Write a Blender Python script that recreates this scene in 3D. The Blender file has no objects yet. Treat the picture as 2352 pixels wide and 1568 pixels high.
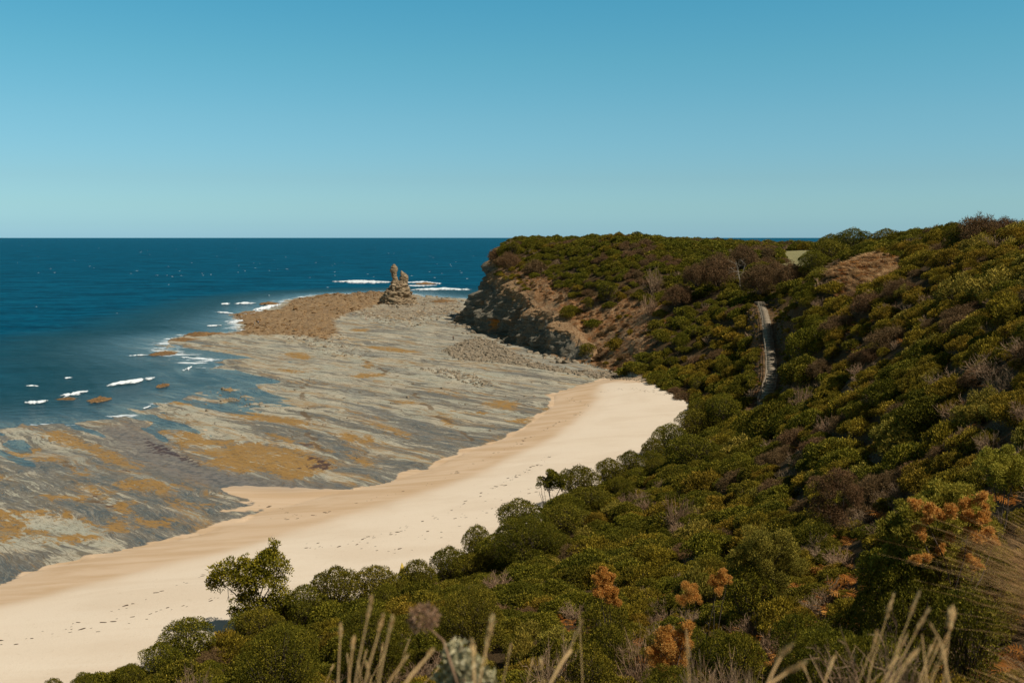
import bpy, math, random
import numpy as np
from mathutils import Vector, Matrix
C = bpy.context.scene.collection
SC = bpy.context.scene

# ------------------------------------------------------------------ camera
CAM_Z = 34.0
PITCH = math.radians(5.966)
FPX = 35.0/36.0*2352.0
cd = bpy.data.cameras.new("camera"); cam = bpy.data.objects.new("camera", cd); C.objects.link(cam)
cd.lens = 35.0; cd.sensor_width = 36.0; cd.clip_start = 0.1; cd.clip_end = 90000.0
cam.location = (0, 0, CAM_Z); cam.rotation_euler = (math.radians(90) - PITCH, 0, 0)
cd.dof.use_dof = True; cd.dof.focus_distance = 110.0; cd.dof.aperture_fstop = 3.6
SC.camera = cam
SC.view_settings.view_transform = 'Standard'; SC.view_settings.look = 'None'
SC.view_settings.exposure = 0.0; SC.view_settings.gamma = 1.0

# ------------------------------------------------------------------ sun and sky
SUN_EL = math.radians(51.0); SUN_AZ = math.radians(-31.0)     # azimuth from +X towards +Y
sdir = Vector((math.cos(SUN_EL)*math.cos(SUN_AZ), math.cos(SUN_EL)*math.sin(SUN_AZ), math.sin(SUN_EL)))
sl = bpy.data.lights.new("sun", 'SUN'); so = bpy.data.objects.new("sun", sl); C.objects.link(so)
sl.energy = 4.4; sl.angle = math.radians(0.53); sl.color = (1.0, 0.93, 0.82)
so.rotation_euler = sdir.to_track_quat('Z', 'Y').to_euler(); so.location = (60, -40, 120)

w = bpy.data.worlds.new("World"); SC.world = w; w.use_nodes = True
nt = w.node_tree; bg = nt.nodes["Background"]
sky = nt.nodes.new('ShaderNodeTexSky'); sky.sky_type = 'NISHITA'; sky.sun_disc = False
sky.sun_elevation = SUN_EL; sky.sun_rotation = math.atan2(sdir.x, sdir.y)
sky.altitude = 30; sky.air_density = 1.0; sky.dust_density = 0.6; sky.ozone_density = 3.0
# colour grade of the sky (world-space, by elevation)
tc = nt.nodes.new('ShaderNodeTexCoord'); sp = nt.nodes.new('ShaderNodeSeparateXYZ')
nt.links.new(tc.outputs['Generated'], sp.inputs[0])
cr = nt.nodes.new('ShaderNodeValToRGB'); nt.links.new(sp.outputs['Z'], cr.inputs[0])
SKY_RAMP = [(0.0, (0.93, 1.63, 2.36)), (0.012, (0.84, 1.45, 2.00)), (0.03, (0.83, 1.34, 1.67)), (0.056, (0.80, 1.24, 1.44)), (0.114, (0.77, 1.34, 1.37)), (0.17, (0.66, 1.43, 1.36)), (0.225, (0.54, 1.47, 1.41)), (0.40, (0.56, 0.68, 0.52)), (0.65, (0.48, 0.34, 0.22)), (1.0, (0.46, 0.32, 0.20))]
while len(cr.color_ramp.elements) < len(SKY_RAMP): cr.color_ramp.elements.new(0.5)
for e, (p, c) in zip(cr.color_ramp.elements, SKY_RAMP): e.position = p; e.color = (*[v*0.5 for v in c], 1)
mul = nt.nodes.new('ShaderNodeMix'); mul.data_type = 'RGBA'; mul.blend_type = 'MULTIPLY'; mul.inputs[0].default_value = 1.0
nt.links.new(sky.outputs[0], mul.inputs[6]); nt.links.new(cr.outputs[0], mul.inputs[7])
nt.links.new(mul.outputs[2], bg.inputs['Color']); bg.inputs['Strength'].default_value = 0.15

# ------------------------------------------------------------------ measuring the place
def ray(u, v):
    a = (u-1176.0)/FPX; b = (784.0-v)/FPX
    return np.array([a, math.cos(PITCH)+b*math.sin(PITCH), -math.sin(PITCH)+b*math.cos(PITCH)])
def atY(u, v, Y):
    d = ray(u, v); return d*(Y/d[1]) + np.array([0, 0, CAM_Z])
def atZ(u, v, z=0.3):
    d = ray(u, v); return d*((z-CAM_Z)/d[2]) + np.array([0, 0, CAM_Z])
def proj(x, y, z):
    zz = z-CAM_Z; f = y*math.cos(PITCH)-zz*math.sin(PITCH); up = y*math.sin(PITCH)+zz*math.cos(PITCH)
    return 1176+x/f*FPX, 784-up/f*FPX, f

# ------------------------------------------------------------------ noise
def _h(ix, iy, iz, seed):
    n = (ix.astype(np.int64)*374761393 + iy.astype(np.int64)*668265263 + iz.astype(np.int64)*2147483647 + seed*1274126177) & 0xffffffff
    n = ((n ^ (n >> 13))*1274126177) & 0xffffffff
    n = ((n ^ (n >> 16))*2246822519) & 0xffffffff
    return (((n ^ (n >> 13)) & 0xffffff)/float(0xffffff))*2-1
def noise3(x, y, z, seed=0):
    x = np.asarray(x, float); y = np.asarray(y, float)+0*x; z = np.asarray(z, float)+0*x
    ix = np.floor(x); iy = np.floor(y); iz = np.floor(z)
    fx = x-ix; fy = y-iy; fz = z-iz
    ux = fx*fx*(3-2*fx); uy = fy*fy*(3-2*fy); uz = fz*fz*(3-2*fz)
    r = 0
    for dz in (0, 1):
        wz = uz if dz else 1-uz
        for dy in (0, 1):
            wy = uy if dy else 1-uy
            a = _h(ix, iy+dy, iz+dz, seed); b = _h(ix+1, iy+dy, iz+dz, seed)
            r = r + wz*wy*(a+(b-a)*ux)
    return r
def noise2(x, y, seed=0):
    x = np.asarray(x, float); y = np.asarray(y, float)+0*x
    ix = np.floor(x); iy = np.floor(y); fx = x-ix; fy = y-iy
    ux = fx*fx*(3-2*fx); uy = fy*fy*(3-2*fy); z0 = np.zeros_like(ix)
    a = _h(ix, iy, z0, seed); b = _h(ix+1, iy, z0, seed); c = _h(ix, iy+1, z0, seed); d = _h(ix+1, iy+1, z0, seed)
    return (a+(b-a)*ux)*(1-uy)+(c+(d-c)*ux)*uy
def fbm2(x, y, o=4, seed=0, g=0.5, l=2.03):
    r = 0; a = 1; s = 0
    for i in range(o):
        r = r+a*noise2(x, y, seed+i*17); s += a; a *= g; x = x*l+3.1; y = y*l+1.7
    return r/s
def fbm3(x, y, z, o=4, seed=0, g=0.5, l=2.03):
    r = 0; a = 1; s = 0
    for i in range(o):
        r = r+a*noise3(x, y, z, seed+i*17); s += a; a *= g; x = x*l+3.1; y = y*l+1.7; z = z*l+0.6
    return r/s
def sst(a, b, x):
    t = np.clip((x-a)/(b-a), 0, 1); return t*t*(3-2*t)

# ------------------------------------------------------------------ polygons
def seg_dist(px, py, poly, closed=False):
    P = np.asarray(poly, float)[:, :2]; best = np.full(np.shape(px), 1e18)
    n = len(P); rng = range(n if closed else n-1)
    for i in rng:
        a = P[i]; b = P[(i+1) % n]; d = b-a; L = max(d@d, 1e-9)
        t = np.clip(((px-a[0])*d[0]+(py-a[1])*d[1])/L, 0, 1)
        best = np.minimum(best, (px-a[0]-t*d[0])**2+(py-a[1]-t*d[1])**2)
    return np.sqrt(best)
def inside(px, py, poly):
    P = np.asarray(poly, float)[:, :2]; r = np.zeros(np.shape(px), bool); n = len(P)
    for i in range(n):
        x1, y1 = P[i]; x2, y2 = P[(i+1) % n]
        if y1 == y2: continue
        c = ((y1 > py) != (y2 > py)) & (px < (x2-x1)*(py-y1)/(y2-y1)+x1)
        r ^= c
    return r
def soft(px, py, poly, w):
    """1 inside, 0 outside, over a soft edge of w metres"""
    P = np.asarray(poly, float)[:, :2]; out = np.zeros(np.shape(px))
    lo = P.min(0)-w; hi = P.max(0)+w
    m = (px > lo[0]) & (px < hi[0]) & (py > lo[1]) & (py < hi[1])
    if not m.any(): return out
    qx = px[m]; qy = py[m]
    d = seg_dist(qx, qy, P, True); s = np.where(inside(qx, qy, P), d, -d)
    out[m] = sst(-w, w, s); return out
def gp(pts, z=0.3): return [tuple(atZ(u, v, z)[:2]) for u, v in pts]
def c4(pts): return [(x*.34, y*.34+846.7) for x, y in pts]       # measured on an enlargement of the lower left
def c1(pts): return [(x*.34+376, y*.34+545.6) for x, y in pts]   # measured on an enlargement of the platform

EDGE = gp([(0, 1343), (68, 1316), (197, 1285), (306, 1258), (401, 1241), (476, 1224), (510, 1207), (561, 1197), (595, 1180), (663, 1163),
           (748, 1139), (800, 1129), (900, 1105), (985, 1080), (1080, 1035), (1170, 1005), (1240, 960), (1275, 925), (1272, 905), (1340, 882), (1400, 872), (1455, 872)])
EDGE = [(-500, 60), (-200, 78)] + EDGE
TOE_SOFT = [(-500, -60), (-260, -25), (-120, 18), (-62, 50), (-31, 64.5), (-27, 68), (-24.2, 72), (-17.1, 80), (-11.7, 82.5), (-8.2, 84.5), (-3.4, 94.5), (1.1, 101), (4.6, 108), (8, 116.5), (15.7, 128.5), (19.5, 135.5), (25, 147), (30.5, 169), (33.5, 186), (31, 205), (29, 228), (25, 248)]
CLIFF = [(20.5, 262), (14.5, 274), (8.5, 290), (2.5, 310), (-3.0, 330), (-9.0, 352), (-14.5, 374), (-18.5, 392), (-18.0, 412), (-11, 438), (5, 468)]
TOE_FAR = [(45, 505), (130, 540), (300, 590), (700, 640), (2200, 700)]
TOE = TOE_SOFT+CLIFF+TOE_FAR
LAND = TOE+[(2200, -2000), (-2200, -2000), (-2200, -300)]
ONSHORE = EDGE+[(31, 228)]+CLIFF+TOE_FAR+[(2200, -2000), (-2200, -2000), (-2200, 60)]

STAIR_PX = [(1722, 948), (1753, 927), (1770, 877), (1773, 855), (1770, 814), (1764, 773), (1761, 739), (1754, 712), (1747, 694)]
STAIR_Y = [147, 151, 160, 164, 176, 190, 204, 217, 228]
STAIR = [atY(u, v, Y) for (u, v), Y in zip(STAIR_PX, STAIR_Y)]

K = []   # terrain control points: pixel, distance, height of what grows there
def G(u, v, Y, c=1.3): p = atY(u, v, Y); K.append((p[0], p[1], p[2]-c))
def W(x, y, z): K.append((x, y, z))
for p in STAIR: W(p[0], p[1], p[2]-0.25)
for a in [(1129, 626, 392, .3), (1155, 630, 375, .3), (1190, 634, 355, .3), (1222, 673, 325, .3), (1229, 712, 308, .2), (1250, 733, 298, .2), (1262, 744, 292, .2), (1281, 759, 285, .2),
          (1149, 603, 395, 1), (1222, 624, 352, 1), (1284, 661, 318, 1), (1336, 664, 305, 1), (1137, 577, 402, 1.2), (1250, 562, 385, 1.4), (1400, 538, 350, 1.5), (1500, 547, 400, 1.5), (1560, 553, 440, 1.5),
          (1300, 600, 350), (1475, 553, 360, 1.5), (1550, 557, 370, 1.8), (1625, 558, 370, 2), (1400, 545, 390, 1.5), (1450, 600, 310), (1390, 690, 290, .6), (1400, 740, 280, .5), (1390, 800, 266, .5), (1480, 720, 270, .6), (1460, 770, 258, .6), (1600, 650, 275, 2), (1700, 600, 285, 3), (1650, 590, 300, 3), (1800, 585, 320, 0.0), (1850, 560, 400, 2),
          (1600, 750, 235), (1700, 800, 203), (1550, 840, 222), (1650, 880, 186), (1700, 730, 222), (1820, 700, 212, 1.8), (1750, 650, 245, 3), (1830, 640, 235, 3),
          (1900, 560, 330, 2), (2000, 548, 300, 2.5), (1900, 600, 215, 1.5), (1880, 640, 185, .5), (1950, 600, 186, .5), (2050, 600, 176, .7), (2000, 640, 165, 1), (2130, 575, 165, 1.8), (2250, 535, 140, 2), (2340, 535, 128, 2),
          (1850, 750, 172), (1840, 820, 150), (1830, 880, 138), (1790, 960, 128, 2), (1700, 970, 132, 2), (1640, 990, 135, 2), (2000, 700, 140), (2000, 800, 112), (1900, 900, 112), (1850, 1000, 90), (1740, 1060, 96), (1650, 1010, 122, 2), (1560, 1060, 112, 2.2),
          (2300, 640, 98), (2300, 700, 82), (2300, 800, 60), (2300, 900, 46), (2150, 800, 85), (2150, 950, 60), (2000, 1000, 72), (2000, 1150, 50), (1850, 1150, 62), (1700, 1150, 78), (1550, 1150, 92, 1.6), (1400, 1150, 98, 2), (1500, 1250, 66), (1300, 1250, 80, 1.8),
          (1700, 1300, 46), (1850, 1300, 36), (2000, 1300, 28), (2200, 1100, 34), (2330, 1050, 28), (2250, 1250, 20), (2100, 1400, 19), (2250, 1400, 12.5, 1.0), (1900, 1450, 22), (1600, 1400, 35), (1400, 1400, 42), (1200, 1300, 66, 1.7), (1150, 1400, 46), (1000, 1400, 56, 1.6),
          (1176, 1568, 25), (1400, 1568, 20), (1700, 1568, 14, 1.0), (2000, 1568, 9, .8), (2200, 1568, 6.5, .8), (900, 1500, 46, 1.5), (800, 1568, 40), (500, 1568, 56, 1.8), (700, 1450, 62, 2.2)]: G(*a)
for x, y in TOE_SOFT[3:]: W(x, y, 3.2)
for x, y, z in [(0, 0, 32.35), (0, 3.2, 31.9), (1.6, 1.5, 32.4), (2.6, 3.8, 32.0), (1.5, 5.5, 31.0), (-2, 3, 31.6), (0, 6.5, 30.3), (0, 12, 27.4), (-6, 12, 25.6), (-12, 25, 18), (-15, 45, 9.5), (-25, 10, 24), (-60, 10, 18), (-120, -40, 25), (6, 0, 33.2), (15, 0, 34.5), (30, 10, 35.6), (60, 20, 38), (60, 60, 36.5), (0, -30, 34),
                (200, 40, 44), (200, 150, 36), (120, 180, 33), (120, 250, 30), (250, 300, 30), (80, 480, 27), (200, 520, 27), (600, 560, 29), (600, 300, 35), (1500, 400, 40), (1500, -500, 50), (0, -500, 45), (-500, -500, 40), (-300, -120, 30), (40, 420, 31.2), (90, 380, 30.6), (150, 420, 30.2)]: W(x, y, z)
K = np.array(K); S = 100.0
def _U(r2): return np.where(r2 > 0, r2*np.log(np.maximum(r2, 1e-12)), 0)
_P = K[:, :2]/S; _n = len(K)
_d2 = ((_P[:, None]-_P[None])**2).sum(-1)
_A = np.zeros((_n+3, _n+3)); _A[:_n, :_n] = _U(_d2)+np.eye(_n)*2e-4; _A[:_n, _n] = 1; _A[:_n, _n+1:] = _P; _A[_n:, :_n] = _A[:_n, _n:].T
_w = np.linalg.solve(_A, np.concatenate([K[:, 2], [0, 0, 0]]))
def tps(x, y):
    x = np.asarray(x, float); y = np.asarray(y, float); X = x.ravel()/S; Y = y.ravel()/S
    out = _w[_n]+_w[_n+1]*X+_w[_n+2]*Y
    for i in range(_n):
        out = out+_w[i]*_U((X-_P[i, 0])**2+(Y-_P[i, 1])**2)
    return out.reshape(x.shape)

DRY = gp([(-900, 1060), (-300, 1010), (0, 985), (120, 974), (260, 962), (350, 938), (420, 915), (500, 880), (470, 850), (520, 836), (430, 822), (380, 800), (395, 776), (480, 766), (560, 763), (545, 737), (600, 712), (640, 700), (655, 690), (740, 676), (900, 670), (960, 678), (1060, 686), (1110, 690)], 0.0)
DRY = DRY+[(45, 505), (60, 300), (40, 150), (-20, 70), (-300, 40), (-900, 60)]
POOLS = [gp(c1([(1050, 450), (1150, 448), (1340, 490), (1330, 502), (1200, 482), (1060, 465)])), gp(c1([(1030, 575), (1150, 580), (1120, 595), (1030, 590)])),
         gp(c1([(60, 720), (300, 760), (560, 800), (330, 830), (100, 820)])), gp(c1([(200, 870), (520, 900), (760, 960), (600, 1000), (100, 960)])), gp(c1([(0, 1000), (180, 1010), (520, 1120), (900, 1140), (700, 1030), (400, 950)])),
         gp(c4([(0, 500), (100, 480), (250, 560), (460, 650), (350, 670), (60, 640)])), gp(c4([(660, 400), (860, 430), (880, 520), (720, 500)])), gp(c4([(830, 300), (1060, 290), (1400, 430), (1480, 470), (1400, 470), (1150, 380)])), gp(c4([(1620, 400), (1800, 430), (1960, 490), (1840, 480)])),
         gp(c4([(1160, 190), (1600, 240), (1900, 300), (1560, 290)])), gp(c4([(900, 380), (1100, 360), (1180, 480), (1050, 500)]))]
MUD = gp(c4([(650, 390), (900, 350), (1080, 440), (1200, 560), (1400, 660), (1900, 760), (2250, 800), (1950, 820), (1600, 800), (1380, 790), (1100, 720), (950, 640), (720, 500)]))
LOBE = gp(c4([(1380, 800), (1600, 790), (1900, 800), (2330, 810), (2380, 850), (1960, 940), (1760, 985), (1600, 930), (1480, 905), (1560, 860)]))
WETDRY = gp([(-400, 1500), (0, 1425), (300, 1350), (520, 1290), (760, 1225), (920, 1180), (1100, 1115), (1230, 1050), (1310, 1005), (1360, 960), (1400, 920), (1400, 890)], 1.0)
CRACKS = [gp(c1([(1350, 830), (1440, 880), (1530, 940), (1600, 1010), (1700, 1070), (1800, 1150), (1900, 1230), (2000, 1310), (2090, 1370)])), gp(c1([(945, 1040), (965, 1180), (990, 1290), (1030, 1390), (1080, 1450)])), gp(c1([(940, 1020), (880, 1000), (820, 990)])),
          gp(c4([(550, 850), (640, 830), (850, 800)])), gp(c4([(330, 870), (600, 895), (900, 910)])), gp(c4([(430, 620), (500, 690), (620, 720)]))]
BROWN = gp(c1([(200, 660), (300, 635), (460, 650), (560, 590), (500, 560), (460, 510), (600, 490), (780, 490), (870, 415), (1170, 375), (1500, 360), (1480, 450), (1200, 530), (1150, 560), (1180, 650), (1100, 690), (900, 665), (560, 655)]), 0.5)
TAN = gp(c1([(1100, 370), (1500, 360), (1700, 380), (2000, 400), (2080, 500), (1700, 560), (1300, 540)]), 0.5)
TALUS = gp(c1([(1870, 770), (2050, 690), (2200, 690), (2500, 840), (2750, 890), (3100, 900), (3250, 960), (2900, 950), (2600, 900), (2300, 850), (2000, 830)]), 0.5)
ROUGH = [gp(c1(q)) for q in [[(560, 600), (860, 600), (1180, 650), (1380, 760), (1330, 820), (1130, 800), (1000, 760), (860, 690)], [(1700, 880), (1990, 900), (2200, 980), (2250, 1010), (2100, 1010), (1950, 960)], [(1260, 520), (1700, 500), (1950, 450), (2000, 520), (1700, 610), (1500, 600)], [(250, 980), (420, 980), (620, 1100), (800, 1150), (560, 1130), (330, 1050)]]]
OCHRE = [c4(q) for q in [[(250, 430), (430, 400), (560, 480), (640, 500), (740, 540), (840, 590), (950, 670), (880, 710), (780, 665), (700, 620), (600, 560), (450, 520), (330, 480)],
    [(20, 575), (150, 535), (270, 525), (265, 560), (180, 585), (60, 595)], [(200, 585), (400, 590), (380, 620), (230, 610)], [(420, 600), (470, 640), (560, 690), (640, 725), (500, 725), (470, 680)],
    [(850, 735), (1050, 745), (1190, 780), (1160, 850), (1100, 860), (980, 820), (850, 825), (740, 800)], [(540, 780), (680, 800), (680, 845), (480, 850), (270, 860), (330, 895), (620, 895), (640, 860)],
    [(650, 840), (780, 825), (740, 890), (680, 885)], [(720, 900), (1000, 900), (870, 935), (900, 985), (980, 1010), (1210, 1015), (1150, 1060), (1000, 1070), (880, 1010), (780, 960)],
    [(-40, 950), (200, 960), (345, 935), (330, 990), (110, 1000), (240, 1085), (200, 1120), (60, 1160), (-40, 1190)], [(355, 980), (500, 965), (510, 1010), (400, 1022)],
    [(550, 1010), (640, 1060), (780, 1040), (800, 1010), (940, 1080), (820, 1110), (680, 1095), (580, 1060)], [(210, 1090), (340, 1095), (390, 1190), (320, 1190), (220, 1130)],
    [(370, 1120), (600, 1105), (700, 1160), (600, 1155), (500, 1190), (380, 1165)], [(1190, 415), (1340, 405), (1400, 465), (1640, 490), (1560, 525), (1300, 520), (1230, 545), (1150, 500), (1200, 460)],
    [(1250, 560), (1500, 535), (1660, 505), (1780, 495), (1850, 530), (2100, 565), (2290, 655), (2150, 725), (2050, 750), (1900, 740), (1780, 690), (1560, 715), (1490, 670), (1350, 640), (1440, 600)],
    [(1090, 205), (1400, 215), (1360, 245), (1140, 235)], [(1460, 105), (1590, 120), (1570, 145), (1470, 130)], [(1670, 112), (1780, 112), (1765, 132), (1690, 130)],
    [(1480, 270), (1700, 285), (1900, 320), (2050, 345), (2220, 385), (1950, 375), (1700, 345), (1580, 320)], [(1800, 420), (2020, 485), (1960, 510), (1820, 465)], [(1130, 865), (1300, 925), (1500, 905), (1380, 945), (1190, 920)],
    [(-40, 725), (40, 730), (30, 755), (-40, 760)], [(980, 330), (1150, 400), (1170, 440), (1080, 430)]]] + \
   [c1(q) for q in [[(1370, 1260), (1500, 1262), (1690, 1330), (1650, 1365), (1500, 1320)], [(1490, 1090), (1650, 1100), (1780, 1120), (1600, 1130)], [(1250, 935), (1330, 918), (1510, 912), (1480, 942), (1300, 948)],
    [(1320, 732), (1560, 742), (1780, 782), (1600, 778), (1400, 752)], [(800, 778), (950, 773), (1020, 800), (960, 825), (840, 805)], [(2150, 1120), (2260, 1095), (2400, 1110), (2380, 1175), (2200, 1150)], [(1150, 1315), (1350, 1335), (1520, 1400), (1350, 1395), (1200, 1370)],
    [(670, 870), (900, 890), (1010, 905), (850, 908)], [(1940, 1175), (2150, 1180), (2320, 1190), (2100, 1200)], [(860, 1375), (1000, 1380), (1160, 1450), (1000, 1425)], [(1220, 1450), (1400, 1500), (1450, 1560), (1300, 1530)], [(1360, 830), (1430, 860), (1400, 885), (1350, 880)],
    [(1250, 620), (1400, 615), (1380, 635), (1260, 635)], [(1850, 1180), (1900, 1270), (1980, 1300), (1930, 1200)], [(2300, 1240), (2500, 1210), (2600, 1220), (2480, 1260)], [(2480, 1140), (2700, 1150), (2650, 1180)]]]
PURPLE = [gp(c4(q)) for q in [[(1970, 575), (2080, 590), (2200, 610), (2280, 655), (2200, 695), (2080, 680), (1990, 680), (2110, 640)], [(790, 660), (880, 690), (880, 712), (800, 680)], [(560, 850), (640, 840), (740, 900), (800, 960), (700, 920), (600, 880)], [(1980, 505), (2140, 500), (2180, 540), (2050, 530)], [(950, 440), (1150, 520), (1350, 620), (1330, 660), (1130, 590), (1000, 560)]]]
PALE = [gp(c4(q)) for q in [[(1090, 250), (1300, 300), (1560, 390), (1800, 470), (2100, 545), (2060, 560), (1800, 490), (1600, 480), (1400, 400), (1180, 310)], [(160, 985), (380, 1010), (560, 1060), (640, 1110), (500, 1110), (330, 1080), (200, 1030)], [(1090, 940), (1200, 945), (1540, 1055), (1500, 1065), (1330, 1010)], [(0, 1120), (200, 1130), (300, 1200), (200, 1240), (0, 1230)], [(540, 1150), (700, 1160), (800, 1220), (700, 1240), (600, 1190)], [(340, 1290), (430, 1250), (490, 1280), (440, 1310)], [(1420, 840), (1600, 860), (1590, 900), (1480, 880)]]]
DARKWET = [gp(c4(q)) for q in [[(900, 930), (1100, 960), (1300, 1020), (1640, 1040), (1400, 1110), (1100, 1080), (880, 980)], [(330, 900), (600, 910), (780, 1000), (700, 1060), (420, 960)], [(450, 720), (760, 730), (700, 790), (500, 770)], [(760, 810), (1100, 860), (1500, 930), (1300, 960), (1000, 880)], [(1560, 1040), (1760, 980), (1620, 1050)], [(330, 640), (620, 660), (460, 700)], [(900, 1140), (1060, 1170), (880, 1200)], [(0, 1280), (120, 1340), (190, 1380), (0, 1450)]]]

CS = math.cos(math.radians(45)); SN = CS
def strata(x, y):
    """coordinates along and across the bedding"""
    wx = fbm2(x/70, y/70, 2, 5)*14
    return (x-y)*CS+wx*.3, (x+y)*CS+wx
def land_d(x, y):
    d = seg_dist(x, y, TOE); return np.where(inside(x, y, LAND), d, -d)
CL2 = CLIFF
def height(x, y, full=False):
    x = np.asarray(x, float); y = np.asarray(y, float); sh = x.shape; x = x.ravel(); y = y.ravel()
    d = seg_dist(x, y, TOE); inl = inside(x, y, LAND)
    dE = seg_dist(x, y, EDGE+[(31, 228)]+CLIFF); ins = inside(x, y, ONSHORE)
    beach = ins & ~inl
    z = np.zeros_like(x); A = {k: np.zeros_like(x) for k in ('sand', 'wet', 'ochre', 'brown', 'mud', 'crack', 'purple', 'pale', 'dark', 'talus', 'land', 'straw', 'grass')}
    # rock platform and sea bed
    m = ~inl; X = x[m]; Y = y[m]
    dry = inside(X, Y, DRY); dd = seg_dist(X, Y, DRY, True)
    u, v = strata(X, Y)
    br = soft(X, Y, BROWN, 5)
    rg = np.zeros_like(X)
    for q in ROUGH: rg = np.maximum(rg, soft(X, Y, q, 5))
    ta = soft(X, Y, TALUS, 4)
    rg = np.maximum(rg, br); tn = soft(X, Y, TAN, 8)
    bed = fbm2(u/26, v/2.6, 4, 11)
    saw = (v/7.0+1.2*fbm2(u/60, v/30, 2, 31)); saw = saw-np.floor(saw)
    base = np.where(dry, 0.08+0.32*sst(0, 60, dd), -0.06-0.022*dd-0.0009*dd**2)
    base = np.maximum(base, -14)
    ledge = sst(0, .15, saw)*(1-saw)
    zr = base+(0.17*bed+0.22*(ledge-.4))*np.where(dry, 1.0, 1.0)
    for q in POOLS: zr = zr-0.30*soft(X, Y, q, 3.5)
    pil = fbm2(X/3.2, Y/3.2, 4, 3); pil2 = fbm2(X/1.1, Y/1.1, 3, 4)
    zr = zr+(rg*0.9+br*.5+tn*.5+.05)*np.maximum(pil+.12, -.1)+0.35*br*sst(0, 12, np.where(dry, dd, 0))+(rg*.30+tn*.15+.03)*pil2
    zr = zr+ta*(.25+.25*pil2)
    mud = soft(X, Y, MUD, 3.5); zr = zr*(1-mud*.85)+mud*.85*np.minimum(base, .12)
    lobe = soft(X, Y, LOBE, 2.0)
    # sand drifts over rock near the edge of the beach
    de = seg_dist(X, Y, EDGE); nse = fbm2(X/5, Y/5, 4, 21)
    lb2 = np.zeros_like(X)
    lb2 = soft(X, Y, LOBE, 5.0); sandy = np.maximum(sst(.32, .68, lb2+.55*nse+.25*fbm2(u/9, v/1.6, 3, 23)), sst(1.6, -1.2, de+3.0*nse-.4)); sandy = np.maximum(sandy, mud*.35*sst(.15, .5, nse+.3))
    zr = zr*(1-lobe)+lobe*.30
    sandm = np.where(beach[m], 1.0, sandy*(Y < 300))
    # beach
    dt = d[m]; f = dE[m]/(dE[m]+dt+.01)
    zb = 0.32+2.5*f**.85+0.05*fbm2(X/9, Y/9, 3, 8)
    farb = sst(222, 236, Y)
    zb = zb*(1-farb)+farb*(0.5+f*.7)
    zz = np.where(beach[m], zb, zr)
    z[m] = zz
    A['sand'][m] = sandm*(1-sst(226, 240, Y)*np.where(beach[m], 1, 0))
    wl = seg_dist(X, Y, WETDRY); side = (dE[m] < 9)
    wd = dE[m]/(dE[m]+wl+.01)
    A['wet'][m] = np.where(beach[m], 1-sst(.45, 1.0, wd+.12*fbm2(X/14, Y/14, 3, 12))*np.where(dE[m] > wl*0.02, 1, 1), 1.0)
    bey = np.where(beach[m] & (dt < seg_dist(X, Y, EDGE)*.0+999), 1, 1)
    A['brown'][m] = np.maximum(br, tn*.45); A['mud'][m] = mud
    oc = np.zeros_like(X)
    for q in OCHRE: oc = np.maximum(oc, soft(X, Y, gp(q), 2.4))
    A['ochre'][m] = oc
    for nme, L_ in (('purple', PURPLE), ('pale', PALE), ('dark', DARKWET)):
        a = np.zeros_like(X)
        for q in L_: a = np.maximum(a, soft(X, Y, q, 2.5))
        A[nme][m] = a
    ck = np.zeros_like(X)
    for q in CRACKS: ck = np.maximum(ck, sst(1.1, .2, seg_dist(X+1.2*nse, Y+1.6*nse, q))*sst(-.5, .1, fbm2(X/6, Y/6, 2, 77)))
    A['crack'][m] = ck; z[m] -= .06*ck*(~beach[m])
    A['talus'][m] = np.maximum(ta, rg*.5*(1-br))
    # sand beyond the wet strip: the strip is only between EDGE and WETDRY
    wp = inside(X, Y, WETDRY+[(60, 200), (60, 0), (-400, 0)])
    A['wet'][m] = np.where(beach[m] & wp, .0+.25*sst(3, 0, wl+1.5*nse), A['wet'][m])
    A['wet'][m] = np.where(beach[m] & ~wp, np.clip(1.0-.75*sst(.5, .98, wd+.06*nse), 0, 1), A['wet'][m])
    # land
    L = inl; X = x[L]; Y = y[L]; D = d[L]
    dc = seg_dist(X, Y, CLIFF[1:]); cl = sst(26, 10, dc)*sst(262, 280, Y)
    far = sst(470, 500, Y)
    T = tps(X, Y)
    inset = 5.0+4.4*sst(318, 362, Y)+3.2*sst(378, 402, Y)
    rise = (1-cl)*sst(0, 9+far*14, D)+cl*sst(-3.2, .6, D-inset)
    b0 = np.where(Y < 240, 2.8, 0.8)
    T = np.minimum(T, 60); zl = b0+(T-b0)*rise+.35*fbm2(X/7, Y/7, 3, 9)*sst(2, 8, D)*sst(4, 20, np.hypot(X, Y))
    bz = np.maximum(cl, sst(24, 12, D)*sst(225, 245, Y))*sst(480, 430, Y)
    zl = zl+bz*sst(1, 6, D)*(1.1*fbm2(X/5+.3*D, Y/9, 4, 41)+.35*fbm2(X/1.5, Y/1.5, 3, 42))
    ns = (np.abs(X-50) < 25) & (Y > 135) & (Y < 240)
    if ns.any():   # the cut the steps lie in
        qx, qy = X[ns], Y[ns]; bd = np.full(qx.shape, 1e9); bz_ = np.zeros(qx.shape)
        for p0, p1 in zip(STAIR[:-1], STAIR[1:]):
            dv = p1[:2]-p0[:2]; t = np.clip(((qx-p0[0])*dv[0]+(qy-p0[1])*dv[1])/(dv@dv), 0, 1); dd_ = np.hypot(qx-p0[0]-t*dv[0], qy-p0[1]-t*dv[1]); zz_ = p0[2]+(p1[2]-p0[2])*t-.30
            bz_ = np.where(dd_ < bd, zz_, bz_); bd = np.minimum(bd, dd_)
        wS = sst(4.2, 1.3, bd); zl[ns] = zl[ns]*(1-wS)+bz_*wS
    z[L] = zl; A['land'][L] = 1
    A['rise_'] = None
    if full: return z.reshape(sh), A, beach.reshape(sh), inl.reshape(sh)
    return z.reshape(sh)

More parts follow.
